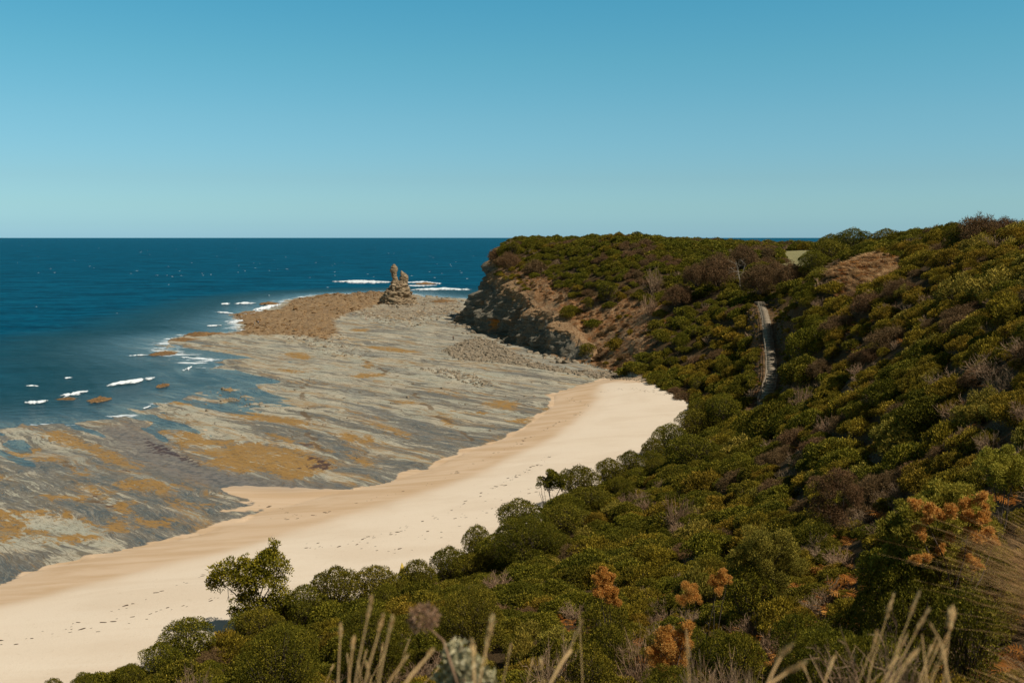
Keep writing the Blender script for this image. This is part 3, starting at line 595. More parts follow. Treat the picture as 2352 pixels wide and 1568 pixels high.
def tube(A, pts, r0, r1, k=4, m=0, cap=True, r=None):
    P = np.asarray(pts, float); n = len(P); T = nrm(np.gradient(P, axis=0)); up = np.array([.13, .21, 1.0]) if abs(T[0][2]) < .9 else np.array([1.0, .1, 0])
    S1_ = nrm(np.cross(T, up)); S2_ = np.cross(T, S1_); rad = np.linspace(r0, r1, n)[:, None, None]; a = np.arange(k)*2*math.pi/k
    V = P[:, None]+rad*(np.cos(a)[None, :, None]*S1_[:, None]+np.sin(a)[None, :, None]*S2_[:, None])
    i = np.arange(n-1)[:, None]*k; j = np.arange(k)[None]
    F = np.stack([i+j, i+(j+1) % k, i+k+(j+1) % k, i+k+j], -1).reshape(-1, 4)
    A.add(V, F, m, r)
def box(A, c, s, rot=None, m=0):
    v = np.array([[x, y, z] for z in (-.5, .5) for y in (-.5, .5) for x in (-.5, .5)])*np.array(s)
    if rot is not None: v = v@np.array(rot).T
    A.add(v+np.array(c), [[0, 2, 3, 1], [4, 5, 7, 6], [0, 1, 5, 4], [2, 6, 7, 3], [1, 3, 7, 5], [0, 4, 6, 2]], m)

def plain(name, c1_, c2_, scale=3.0, rough=.85, bump=.4):
    k = NM(name); P = k.n('ShaderNodeTexCoord').outputs['Object']; f = k.noise(P, scale, 5, .65)
    oi = k.n('ShaderNodeObjectInfo').outputs['Random']
    c = k.mix(k.step(f, .35, .65), c1_, c2_); c = k.mix(k.math('MULTIPLY', oi, .35), c, tuple(v*.6 for v in c1_))
    return k.done(k.bsdf(c, rough, .2, k.bump(f, bump, .1/scale*3)))
M_WOOD = plain('weathered timber', (.36, .30, .22), (.20, .155, .105), 6)
M_GRAVEL = plain('pale gravel', (.66, .56, .42), (.52, .42, .29), 9)
M_ROCK = plain('broken mudstone', (.33, .265, .18), (.17, .13, .085), 1.5)
M_BROWNROCK = plain('brown weedy rock', (.27, .155, .065), (.12, .07, .03), 1.2)
M_BARK = plain('grey brown bark', (.13, .10, .075), (.07, .05, .035), 8)
M_PALEBARK = plain('bleached branch', (.42, .36, .28), (.26, .21, .15), 8)

# ------------------------------------------------------------------ the twin spired rock stack
def loft(A, zs, cxs, cys, rx, ry, seed, ns=96, amp=.35, fine=.6):
    zs = np.asarray(zs); n = 90; z = np.linspace(zs[0], zs[-1], n); f = lambda a: np.interp(z, zs, a)
    th = np.linspace(0, 2*math.pi, ns, endpoint=False); Z, TH = np.meshgrid(z, th, indexing='ij')
    rX = f(rx)[:, None]; rY = f(ry)[:, None]; x = np.cos(TH)*rX; y = np.sin(TH)*rY
    X = f(cxs)[:, None]+x; Y = f(cys)[:, None]+y
    nb = fbm3(X/3.4, Y/3.4, Z/3.6, 3, seed)*amp*2.4+np.abs(fbm3(X/2.0, Y/2.0, Z/2.2, 4, seed+5, .6))*-fine*1.5+fine*.32+.5*fine*fbm3(X/.8, Y/.8, Z/.7, 3, seed+8)+.06*noise2(Z/.55, TH*2, seed+9)
    sc = np.minimum(rX, rY)**.55; k_ = 1+nb*sc/np.maximum(rX, .3)
    X = f(cxs)[:, None]+x*k_; Y = f(cys)[:, None]+y*k_
    V = np.stack([X, Y, Z+.3*nb], -1).reshape(-1, 3)
    i = np.arange(n-1)[:, None]*ns; j = np.arange(ns)[None]; F = np.stack([i+j, i+(j+1) % ns, i+ns+(j+1) % ns, i+ns+j], -1).reshape(-1, 4)
    A.add(V, F)
    t = (n-1)*ns+np.arange(ns); b = len(V); top = V[t].mean(0)+np.array([0, 0, .25])
    A.add(np.concatenate([V[t], top[None]]), np.stack([np.arange(ns), (np.arange(ns)+1) % ns, np.full(ns, ns), np.full(ns, ns)], -1)[:, [0, 1, 2, 2]] if False else np.array([[q, (q+1) % ns, (q+2) % ns, ns] for q in range(0, ns, 2)]))
k = NM('stack rock'); P = k.n('ShaderNodeTexCoord').outputs['Object']; bd = k.mapping(P, rot=(.25, .1, 0), scale=(.25, .25, 2.2))
f1 = k.noise(P, .5, 5, .65); f2 = k.noise(bd, 1, 5, .65); f3 = k.noise(P, 2.5, 4, .7)
c = k.mix(k.step(f2, .4, .6), (.38, .285, .175), (.22, .155, .09)); c = k.mix(k.step(f1, .5, .65, 0, .7), c, (.17, .10, .05)); c = k.mix(k.step(f3, .5, .7, 0, .5), c, (.46, .37, .25))
M_STACK = k.done(k.bsdf(c, .95, .15, k.bump(k.math('ADD', f2, f3), .9, .5)))
sp = atY(913, 690, 505); STK = Vector((sp[0], sp[1], 0))
st = bpy.data.objects.new('rock_stack', None); C.objects.link(st); st.location = STK
tag(st, 'tall brown rock stack with two spires standing on the outer edge of the platform', 'sea stack')
A = Acc(); loft(A, [-1, 0.3, 1.5, 3.2, 5.5, 8, 10, 11.3, 12.3], [.3, .3, .0, -.4, -.2, .6, 1.0, 1.1, 1.2], [0]*9, [10.5, 9.4, 8.4, 7.6, 6.4, 5.0, 3.9, 3.0, 1.2], [8, 7, 6, 5.2, 4.6, 3.8, 3.0, 2.4, 1.0], 301, amp=.42, fine=1.15)
A.obj('base', [M_STACK], smooth=False, parent=st)
A = Acc(); loft(A, [9.5, 11, 12.5, 15, 17.5, 19, 20.1, 20.5], [-.6, -.9, -1.1, -1.35, -1.6, -1.75, -1.7, -1.65], [0]*8, [2.6, 1.9, 1.55, 1.5, 1.55, 1.25, .8, .3], [2.2, 1.8, 1.4, 1.3, 1.2, 1.1, .8, .3], 331, 64, .26, .62); A.obj('spire', [M_STACK], parent=st)
A = Acc(); loft(A, [9, 11, 12.5, 14, 15.2, 16.4, 17.2, 17.5], [2.8, 3.1, 3.3, 3.4, 3.1, 2.5, 2.2, 2.1], [0]*8, [2.6, 2.0, 1.9, 1.75, 1.45, .95, .5, .2], [2.2, 1.8, 1.6, 1.5, 1.3, .9, .5, .2], 351, 64, .30, .66); A.obj('spire', [M_STACK], parent=st)

# ------------------------------------------------------------------ loose rock
def rock_mesh(name, seed, mat, flat=.6, keep=False):
    import bmesh
    bm = bmesh.new(); bmesh.ops.create_icosphere(bm, subdivisions=3, radius=1)
    r = np.random.default_rng(seed); pl = nrm(r.normal(size=(14, 3))); di = r.uniform(.55, .95, 14)
    V = np.array([v.co[:] for v in bm.verts])
    for p, d_ in zip(pl, di):
        s_ = V@p; m = s_ > d_; V[m] -= np.outer(s_[m]-d_, p)
    V *= (1+.10*fbm3(V[:, 0]*2, V[:, 1]*2, V[:, 2]*2, 3, seed))[:, None]; V[:, 2] *= flat
    for v, co in zip(bm.verts, V): v.co = co
    me = bpy.data.meshes.new(name); bm.to_mesh(me); bm.free(); me.materials.append(mat); return me
ROCKS = [rock_mesh('boulder', 500+i, M_ROCK, .45+.12*(i % 4)) for i in range(7)]

ROCKS_B = [rock_mesh('boulder', 540+i, M_BROWNROCK, .35+.1*i) for i in range(3)]
def points_in(poly, n, rg, z=0.3):
    P = np.array(poly); lo = P.min(0); hi = P.max(0); out = []
    x = rg.uniform(lo[0], hi[0], n*12); y = rg.uniform(lo[1], hi[1], n*12); m = inside(x, y, poly); return x[m][:n], y[m][:n]
ONES = 'zero one two three four five six seven eight nine ten eleven twelve thirteen fourteen fifteen sixteen seventeen eighteen nineteen'.split(); TENS = 'x x twenty thirty forty fifty sixty seventy eighty ninety hundred'.split()
def say(n): n = int(n); return ONES[n] if n < 20 else TENS[n//10]+('-'+ONES[n % 10] if n % 10 else '')
used_labels = set()
def uniq(first, x, y, z):
    """a label closed by its place in the photo, for things nothing else tells apart"""
    u, v, f = proj(x, y, z); a = float(np.clip(u/23.52, 0, 100)); b = float(np.clip(v/15.68, 0, 100)); l = '%s, %s percent across, %s percent down photo' % (first, say(round(a)), say(round(b))); n = 0
    while l in used_labels:
        da = int(a*10+n) % 10; l = '%s, %s point %s percent across, %s percent down photo' % (first, say(int(a)), say(da), say(int(b)+(n//10))); n += 1
    used_labels.add(l); return l

# scattered stones: the biggest as boulders, the rest as rubble
RK = []
for poly, n, s0, s1 in [(TALUS, 2300, .12, .85), (ROUGH[0], 260, .2, .8), (ROUGH[1], 160, .2, .6), (ROUGH[2], 300, .25, .9), (ROUGH[3], 120, .2, .5), (BROWN, 700, .3, 1.2), (TAN, 420, .3, 1.1), (gp([(1440, 855), (1560, 905), (1585, 940), (1560, 935), (1500, 895), (1400, 870)], 1.5), 500, .1, .38), (gp(c1([(1500, 430), (1460, 400), (1640, 400), (1720, 450), (1640, 480), (1520, 475)])), 160, .4, 1.5), (gp([(500, 860), (1250, 860), (1200, 980), (700, 1090), (350, 940)]), 110, .12, .5)]:
    x, y = points_in(poly, n, rng); s_ = s0+(s1-s0)*rng.random(len(x))**3.2
    for a, b, c_ in zip(x, y, s_): RK.append((a, b, c_, n))
for _ in range(150):      # blocks at the foot of the cliff
    i = rng.integers(10, len(cs)-40); o = rng.uniform(-1, 9)**1.0; RK.append((cx[i]-nx[i]*o, cy[i]-ny[i]*o, rng.uniform(.3, 1.3)*(1 if o < 5 else .6), 0))
RK = np.array(RK); RK = RK[~inside(RK[:, 0], RK[:, 1], LAND)]; rz = HF(RK[:, 0], RK[:, 1]); RK = RK[rz > -.15]; rz = HF(RK[:, 0], RK[:, 1])
order = np.argsort(-RK[:, 2]/np.hypot(RK[:, 0], RK[:, 1])); big = order[:260]; small = order[260:]
def rot_rand(rg): return (rg.uniform(-.35, .35), rg.uniform(-.35, .35), rg.uniform(0, 6.28))
for i in big:
    x, y, s_, n_ = RK[i]; o = bpy.data.objects.new('boulder', ROCKS[int(rng.integers(7))]); C.objects.link(o)
    if y > 330 and inside(np.array([x]), np.array([y]), BROWN)[0]: o.data = ROCKS_B[int(rng.integers(3))]
    o.location = (x, y, rz[i]+s_*.10); o.scale = (s_*rng.uniform(.9, 1.5), s_*rng.uniform(.8, 1.2), s_*rng.uniform(.7, 1.1)); o.rotation_euler = rot_rand(rng)
    near = 'at cliff foot' if y > 262 and x > -25 and y < 400 else 'near rock stack' if y > 400 else 'on rock platform' if x < 15 else 'at beach end'
    tag(o, uniq('grey brown boulder '+near, x, y, rz[i]), 'boulder', 'loose boulders on the shore')

def scatter(name, pts, rot, scl, idx, objs, label, cat=None):
    """one object of uncountable stuff: every point carries a copy of one of objs"""
    me = bpy.data.meshes.new(name); me.vertices.add(len(pts)); me.vertices.foreach_set('co', np.asarray(pts, np.float32).ravel())
    a = me.attributes.new('turn', 'FLOAT_VECTOR', 'POINT'); a.data.foreach_set('vector', np.asarray(rot, np.float32).ravel())
    a = me.attributes.new('size', 'FLOAT_VECTOR', 'POINT'); a.data.foreach_set('vector', np.asarray(scl, np.float32).ravel())
    a = me.attributes.new('kindno', 'INT', 'POINT'); a.data.foreach_set('value', np.asarray(idx, np.int32))
    o = bpy.data.objects.new(name, me); C.objects.link(o)
    col = bpy.data.collections.new(name+' pieces'); names = []
    for i, ob in enumerate(objs):
        q = bpy.data.objects.new('piece %03d of %s' % (i, name), ob); col.objects.link(q)
    g = bpy.data.node_groups.new(name, 'GeometryNodeTree'); g.interface.new_socket('Geometry', in_out='INPUT', socket_type='NodeSocketGeometry'); g.interface.new_socket('Geometry', in_out='OUTPUT', socket_type='NodeSocketGeometry')
    N = g.nodes; gi = N.new('NodeGroupInput'); go = N.new('NodeGroupOutput'); ip = N.new('GeometryNodeInstanceOnPoints'); ci_ = N.new('GeometryNodeCollectionInfo')
    ci_.inputs['Collection'].default_value = col; ci_.inputs['Separate Children'].default_value = True; ci_.inputs['Reset Children'].default_value = True
    ip.inputs['Pick Instance'].default_value = True
    def na_(nm, ty):
        n = N.new('GeometryNodeInputNamedAttribute'); n.data_type = ty; n.inputs[0].default_value = nm; return n.outputs[0]
    Lk = g.links.new; Lk(gi.outputs[0], ip.inputs['Points']); Lk(ci_.outputs[0], ip.inputs['Instance']); Lk(na_('kindno', 'INT'), ip.inputs['Instance Index'])
    Lk(na_('turn', 'FLOAT_VECTOR'), ip.inputs['Rotation']); Lk(na_('size', 'FLOAT_VECTOR'), ip.inputs['Scale']); Lk(ip.outputs[0], go.inputs[0])
    md = o.modifiers.new('scatter', 'NODES'); md.node_group = g
    tag(o, label, cat, kind='stuff'); return o
i = small; ns_ = len(i)
scatter('rubble', np.stack([RK[i, 0], RK[i, 1], rz[i]+.05], 1), np.stack([rng.uniform(-.3, .3, ns_), rng.uniform(-.3, .3, ns_), rng.uniform(0, 6.28, ns_)], 1),
        RK[i, 2][:, None]*rng.uniform(.7, 1.3, (ns_, 3)), np.where(inside(RK[i, 0], RK[i, 1], BROWN), rng.integers(7, 10, ns_), rng.integers(0, 7, ns_)), ROCKS+ROCKS_B, 'small broken stones strewn over the rock platform and cliff foot', 'rubble')
# seaweed scraps along the tide lines on the sand
wr = []
for line, n, w_ in [([(0, 1500), (130, 1460), (270, 1410), (380, 1360), (520, 1300), (640, 1270), (900, 1235), (1010, 1190), (1130, 1130), (1210, 1085), (1270, 1045)], 110, 7), ([(0, 1480), (300, 1440), (480, 1390), (600, 1380)], 40, 12), ([(700, 1180), (1000, 1100), (1250, 980), (1360, 930), (1300, 905)], 90, 5), ([(620, 1170), (700, 1180), (640, 1145), (560, 1130)], 20, 5), ([(1380, 900), (1450, 900), (1530, 920)], 60, 6), ([(700, 1240), (900, 1280), (1100, 1190), (1300, 1100)], 60, 20)]:
    P = np.array(gp(line, 1.5)); L_ = np.concatenate([[0], np.cumsum(np.hypot(*np.diff(P, axis=0).T))]); t = rng.random(n)**.9*L_[-1]
    x = np.interp(t, L_, P[:, 0]); y = np.interp(t, L_, P[:, 1]); sc_ = np.hypot(x, y)/2287*w_; x = x+rng.normal(0, 1, n)*sc_*.8; y = y+rng.normal(0, 1, n)*sc_*1.6
    wr += list(zip(x, y))
wr = np.array(wr); wr = wr[~inside(wr[:, 0], wr[:, 1], LAND)]
WEED = [rock_mesh('weed', 700+i, plain('dry seaweed', (.10, .06, .03), (.05, .03, .015), 5), .25) for i in range(3)]
nw = len(wr); s_ = .04+.11*rng.random(nw)**3
scatter('seaweed', np.stack([wr[:, 0], wr[:, 1], HF(wr[:, 0], wr[:, 1])+.01], 1), np.stack([np.zeros(nw), np.zeros(nw), rng.uniform(-.2, 1.2, nw)], 1), np.stack([s_*2.4, s_, s_*.6], 1), rng.integers(0, 3, nw), WEED, 'dark scraps of dry seaweed along the tide lines on the sand', 'seaweed')

# low brown outcrops awash off the platform
def outcrop(u, v, wpx, dm, hm, label, seed):
    p = atZ(u, v, 0); wm = wpx/FPX*p[1]; n = 40; X, Y = np.meshgrid(np.linspace(-1, 1, n), np.linspace(-1, 1, n), indexing='ij'); r = np.hypot(X, Y)
    Z = hm*(np.clip(1-r**2, -.3, 1)*(.8+.5*fbm2(X*2, Y*2, 3, seed))+.35*fbm2(X*7, Y*7, 3, seed+3))-.12; i = np.arange(n*n).reshape(n, n)
    F = np.stack([i[:-1, :-1], i[1:, :-1], i[1:, 1:], i[:-1, 1:]], -1).reshape(-1, 4); m = (r[:-1, :-1] < .98).ravel()
    o = mesh('rock_outcrop', np.stack([X*wm/2*(1+.2*fbm2(X*3, Y*3, 2, seed)), Y*dm/2*(1+.3*fbm2(X*3+5, Y*3, 2, seed)), Z], -1).reshape(-1, 3), F[m], [M_BROWNROCK]); o.location = (p[0], p[1], 0)
    tag(o, label, 'rock')
outcrop(976, 652, 46, 22, 1.6, 'low brown reef rock ringed by white surf right of the rock stack', 1)
outcrop(227, 918, 50, 7, .75, 'low tan rock just breaking the shallow water right of the breakers', 2)
outcrop(374, 886, 30, 6, .6, 'small brown rock in the shallows beside the longest breaker', 3)
outcrop(375, 812, 60, 12, .7, 'flat brown rock shelf in shallow water left of the platform', 4)
outcrop(420, 781, 70, 10, .8, 'long brown ledge at the left tip of the rock platform', 5)
outcrop(470, 770, 95, 10, 1.3, 'thick brown ledge joined to the left side of the platform', 6)
outcrop(152, 916, 60, 5, .35, 'dark flat rock barely awash between two left breakers', 7)
outcrop(750, 680, 60, 14, 1.3, 'dark brown ledge on the far rim of the platform left of the stack', 8)
outcrop(620, 698, 50, 14, 1.1, 'brown ledge beside the white surf at the platform corner', 9)
outcrop(1020, 694, 70, 16, 1.6, 'broken rock ledge between the rock stack and the headland', 10)

# ------------------------------------------------------------------ surf
k = NM('white foam'); P = k.pos(); f = k.noise(P, 1.5, 4, .6); M_FOAM = k.done(k.bsdf(k.mix(f, (.80, .83, .84), (.62, .70, .73)), .8, .1))
k = NM('lacy foam'); P = k.pos(); f = k.noise(k.mapping(P, scale=(.8, .35, 1)), 1, 6, .75); v_ = k.attr('body'); tr = k.n('ShaderNodeBsdfTransparent'); m = k.n('ShaderNodeMixShader')
k.l(k.step(k.math('ADD', v_, k.math('MULTIPLY', k.math('SUBTRACT', f, .5), 1.6)), .10, .50), m.inputs[0]); k.l(tr.outputs[0], m.inputs[1]); k.l(k.bsdf(k.mix(f, (.66, .72, .74), (.85, .87, .87)), .8, .1), m.inputs[2]); M_LACE = k.done(m.outputs[0])
def foam(pts, th, label, seed, hgt=.5, ragged=.55):
    """a breaking crest; th is how deep the white water lies, in pixels of the photograph"""
    P = np.array([atZ(u, v, .1)[:2] for u, v in pts]); Pb = np.array([atZ(u, v+th*1.35, .1)[:2] for u, v in pts]); L = np.concatenate([[0], np.cumsum(np.hypot(*np.diff(P, axis=0).T))])
    D = np.hypot(*(P-Pb).T).mean(); n = int(np.clip(L[-1]/.35, 30, 260)); m = int(np.clip(D/.4, 14, 60)); s_ = np.linspace(0, 1, n); t_ = np.linspace(-.5, .5, m); S_, T__ = np.meshgrid(s_, t_, indexing='ij')
    px = np.interp(s_*L[-1], L, P[:, 0]); py = np.interp(s_*L[-1], L, P[:, 1]); qx = np.interp(s_*L[-1], L, Pb[:, 0]); qy = np.interp(s_*L[-1], L, Pb[:, 1])
    X = px[:, None]+(qx-px)[:, None]*(T__); Y = py[:, None]+(qy-py)[:, None]*T__
    env_ = np.sin(np.pi*np.clip(S_, 0, 1))**.45*(1-.35*np.abs(fbm2(S_*9, S_*0+seed, 3, seed))*2); nz = fbm2(S_*L[-1]/2.2, T__*D/1.6, 4, seed+2)
    val = env_-np.abs(T__+.12)*2.0-ragged*(.15+nz*1.2); Z = .05+hgt*np.clip(val, 0, 1)*np.exp(-((T__+.15)/.16)**2)+.12*np.clip(nz, 0, 1)
    i = np.arange(n*m).reshape(n, m); F = np.stack([i[:-1, :-1], i[1:, :-1], i[1:, 1:], i[:-1, 1:]], -1).reshape(-1, 4); kp = val[:-1, :-1].ravel() > -.35
    if kp.sum() < 3: return
    o = mesh('breaking_wave', np.stack([X, Y, Z+.05], -1).reshape(-1, 3), F[kp], [M_LACE], {'body': val.ravel()}, smooth=True); tag(o, label, 'wave', 'breaking waves along the platform')
foam([(760, 648), (830, 648), (900, 650)], 9, 'long white breaker far out left of the rock stack', 21, 1.2, .35)
foam([(925, 650), (970, 649), (1015, 653)], 7, 'white breaker around the low reef right of the rock stack', 22, .8, .5)
foam([(925, 656), (960, 657), (1005, 656)], 4, 'thin white wash just in front of the low reef rock', 23, .3, .5)
foam([(940, 667), (1020, 664), (1085, 667)], 6, 'long low breaker between the rock stack and the headland', 24, .9, .35)
foam([(507, 699), (530, 698)], 4, 'tiny white crest at far left of the pair off the platform corner', 25, .7, .3)
foam([(536, 699), (560, 697), (590, 697)], 4, 'short white crest right of its twin off the platform corner', 26, .7, .3)
foam([(578, 715), (612, 708), (646, 701)], 11, 'wide white surf breaking on the upper left corner of the platform', 27, .9, .35)
foam([(492, 717), (515, 718), (538, 721)], 4, 'small white crest left of the brown rocks', 28, .5, .3)
foam([(520, 743), (548, 738), (575, 735)], 7, 'white wash running into the gap in the brown rocks', 29, .4, .45)
foam([(475, 749), (494, 748), (512, 748)], 4, 'small flat streak of foam left of the rock gap', 30, .3, .4)
foam([(238, 888), (290, 880), (358, 869)], 11, 'longest white breaker in the shallows at the left', 31, .6, .42)
foam([(128, 914), (160, 908), (204, 899)], 10, 'white breaker in the middle of the left shallows', 32, .6, .42)
foam([(55, 926), (85, 925), (114, 921)], 8, 'white breaker nearest the left edge of the water', 33, .5, .4)
foam([(417, 853), (430, 848), (442, 842)], 8, 'small patch of foam over the drowned rock', 34, .3, .5)
foam([(290, 818), (315, 816), (345, 816)], 3, 'thin line of foam left of the flat brown shelf', 35, .3, .4)
foam([(144, 870), (156, 869), (168, 868)], 3, 'tiny crest above the left breakers', 36, .4, .3)
foam([(328, 938), (338, 936), (348, 932)], 4, 'tiny white ripple at the shore end of the shallows', 37, .2, .3)
foam([(55, 887), (75, 886), (92, 888)], 2, 'faint thin crest near the left edge of the sea', 38, .3, .4)
# whitecaps further out
A = Acc(); wn = 0
while wn < 150:
    u = rng.uniform(-300, 1500); v = 553+85*rng.random()**.7+(rng.random() < .12)*rng.uniform(0, 200); p = atZ(u, v, .1); x, y = p[0], p[1]
    if y < 150 or inside(np.array([x]), np.array([y]), ONSHORE)[0] or inside(np.array([x]), np.array([y]), DRY)[0] or seg_dist(np.array([x]), np.array([y]), DRY, True)[0] < 12: continue
    wn += 1; L = rng.uniform(.3, .75)*(1+y/2200)*(1 if rng.random() < .97 else 2.2); W_ = min(L*rng.uniform(.35, .8), 1.0)*(1+y/2500); n = 9; t = np.linspace(-1, 1, n); e = np.sqrt(1-t**2)*.9+.05; jit = rng.normal(0, .15, n)
    hh = rng.uniform(.08, .2)
    V = np.concatenate([np.stack([x+t*L, y-e*W_*(1+jit), np.full(n, .02)], 1), np.stack([x+t*L, y+jit*W_*.5, e*hh], 1), np.stack([x+t*L, y+e*W_*.4, np.full(n, .02)], 1)])
    A.add(V, [[a*n+j, a*n+j+1, (a+1)*n+j+1, (a+1)*n+j] for a in (0, 1) for j in range(n-1)])
tag(A.obj('whitecaps', [M_FOAM], smooth=True), 'small scattered whitecaps all over the open blue sea', 'whitecaps', kind='stuff')
# ------------------------------------------------------------------ plants: materials
def leaf_mat(name, cols, alt, trans=.25, objvar=.5, patch=.0):
    k = NM(name); r = k.attr('rnd'); oi = k.n('ShaderNodeObjectInfo').outputs['Random']
    a = k.ramp(r, [(0, cols[0]), (.5, cols[1]), (1, cols[2])]); b = k.ramp(r, [(0, alt[0]), (.5, alt[1]), (1, alt[2])])
    c = k.mix(k.math('MULTIPLY', k.step(oi, .15, .95), objvar), a, b)
    c = k.mix(k.step(k.math('FRACT', k.math('MULTIPLY', oi, 7.31)), 0, 1, 0, .35), c, tuple(v*.55 for v in cols[1]))
    d = k.bsdf(c, .7, .12); t = k.n('ShaderNodeBsdfTranslucent'); k.l(c, t.inputs[0]); m = k.n('ShaderNodeMixShader'); m.inputs[0].default_value = trans
    k.l(d, m.inputs[1]); k.l(t.outputs[0], m.inputs[2]); return k.done(m.outputs[0])
L_TREE = leaf_mat('tree leaves', [(0.091, 0.102, 0.006), (0.212, 0.200, 0.012), (0.549, 0.448, 0.033)], [(0.126, 0.109, 0.008), (0.281, 0.205, 0.014), (0.688, 0.468, 0.044)], .2)
L_GREEN = leaf_mat('dense green leaves', [(0.052, 0.059, 0.005), (0.120, 0.114, 0.008), (0.429, 0.351, 0.032)], [(0.071, 0.064, 0.006), (0.160, 0.117, 0.010), (0.536, 0.367, 0.043)], .2)
L_OLIVE = leaf_mat('olive leaves', [(0.076, 0.064, 0.007), (0.189, 0.146, 0.011), (0.620, 0.449, 0.043)], [(0.088, 0.052, 0.007), (0.231, 0.130, 0.014), (0.692, 0.364, 0.050)], .25)
L_BROWN = leaf_mat('brown wispy needles', [(0.105, 0.059, 0.026), (0.194, 0.107, 0.047), (0.291, 0.164, 0.073)], [(0.078, 0.062, 0.023), (0.140, 0.104, 0.038), (0.220, 0.149, 0.061)], .15)
L_SAGE = leaf_mat('grey green leaves', [(0.112, 0.104, 0.015), (0.235, 0.200, 0.028), (0.590, 0.448, 0.073)], [(0.146, 0.114, 0.016), (0.320, 0.226, 0.034), (0.768, 0.521, 0.088)], .15)
L_FERN = leaf_mat('dry orange bracken', [(0.279, 0.089, 0.016), (0.595, 0.217, 0.037), (0.850, 0.420, 0.090)], [(0.175, 0.072, 0.019), (0.420, 0.179, 0.042), (0.734, 0.405, 0.116)], .3)
L_GOLD = leaf_mat('dead golden needles', [(.34, .16, .03), (.82, .42, .09), (.92, .62, .22)], [(.22, .15, .03), (.74, .30, .05), (.90, .55, .16)], .4, .5)
L_STALK = leaf_mat('pale seed stalks', [(0.439, 0.263, 0.105), (0.776, 0.525, 0.243), (0.850, 0.787, 0.421)], [(0.371, 0.193, 0.073), (0.675, 0.403, 0.162), (0.850, 0.665, 0.324)], .25)
L_STRAW = leaf_mat('dry straw grass', [(0.325, 0.188, 0.078), (0.575, 0.375, 0.180), (0.775, 0.562, 0.312)], [(0.275, 0.138, 0.054), (0.500, 0.288, 0.120), (0.725, 0.475, 0.240)], .25)
L_TWIG = leaf_mat('dry grey twigs', [(0.162, 0.103, 0.059), (0.293, 0.193, 0.114), (0.469, 0.335, 0.198)], [(0.146, 0.078, 0.044), (0.279, 0.154, 0.084), (0.439, 0.270, 0.149)], 0)

# ------------------------------------------------------------------ plants: shapes
def leaves(A, P, N, l, w, rg, m=0, droop=0.0, rand=.9, tone=None):
    n = len(P); a = nrm(N*.6+rg.normal(size=(n, 3))*rand*.6+np.array([0, 0, .25-droop])); s = nrm(np.cross(a, nrm(N+rg.normal(size=(n, 3))*.7))); ll = l*rg.uniform(.6, 1.35, (n, 1)); ww = w*rg.uniform(.6, 1.3, (n, 1))
    bend = np.cross(a, s)*ll*.12
    V = np.stack([P, P+a*ll*.5+s*ww*.5+bend, P+a*ll, P+a*ll*.5-s*ww*.5+bend], 1).reshape(-1, 3)
    r = np.clip(rg.beta(2, 2.4, n)+(0 if tone is None else tone), 0, 1)
    A.add(V, np.arange(n*4).reshape(n, 4), m, r)
def dome_lobes(rg, n, flat=.8, r0=.26, r1=.42, tall=1.0):
    L = [(0, 0, .42*tall, .48)]
    for i in range(n):
        a = i*2.39996+rg.uniform(-.3, .3); q = math.sqrt((i+.6)/n)*.72; z = (math.sqrt(max(0, 1-q*q*1.25))*.62*flat+rg.uniform(-.10, .08))*tall
        L.append((math.cos(a)*q, math.sin(a)*q, max(z, .12), rg.uniform(r0, r1)*(1-.25*q)))
    for i in range(n//2):
        a = rg.uniform(0, 6.28); L.append((math.cos(a)*.72, math.sin(a)*.72, rg.uniform(.05, .3)*tall, rg.uniform(r0, r1)*.85))
    return np.array(L)
def lobe_points(rg, L, n, shell=.22, rough=.18):
    p = L[:, 3]**2; i = rg.choice(len(L), n, p=p/p.sum()); d = nrm(rg.normal(size=(n, 3))); d[:, 2] = np.abs(d[:, 2]*1.0)*np.where(rg.random(n) < .8, 1, -1)
    c = L[i, :3]; r = L[i, 3]*(1-shell*rg.random(n)**1.5)*(1+rough*fbm3(d[:, 0]*3+i, d[:, 1]*3, d[:, 2]*3, 3, 5))
    P = c+d*r[:, None]
    keep = np.ones(n, bool)
    for q in L: keep &= ~((np.linalg.norm(P-q[:3], axis=1) < q[3]*.72))
    keep &= P[:, 2] > -.1
    dep = P[:, 2]*.25+(rg.random(n)-.5)*.1
    m_ = n//6; i2_ = rg.choice(len(L), m_, p=p/p.sum()); d2_ = nrm(rg.normal(size=(m_, 3))); P2 = L[i2_, :3]+d2_*L[i2_, 3:4]*rg.random((m_, 1))**.5*.85; k2 = P2[:, 2] > 0
    return np.concatenate([P[keep], P2[k2]]), np.concatenate([d[keep], d2_[k2]]), np.concatenate([i[keep], i2_[k2]])
def woody(A, L, rg, r=.03, m=1, base=.12, k=4):
    for j, q in enumerate(L):
        b = np.array([rg.normal(0, base*.4), rg.normal(0, base*.4), -.15]); e = q[:3]*np.array([.95, .95, 1]); mid = (b+e)/2*np.array([.75, .75, 1.0])+rg.normal(size=3)*.05
        tube(A, [b, b*.6+mid*.4, mid, (mid+e)/2+rg.normal(size=3)*.03, e], r, r*.35, k, m, r=.4)
        for _ in range(2):
            d = nrm(rg.normal(size=3)+np.array([0, 0, .6])); tube(A, [(mid+e)/2, e*.8+d*q[3]*.4, e+d*q[3]*.85], r*.4, r*.12, 3, m, r=.4)
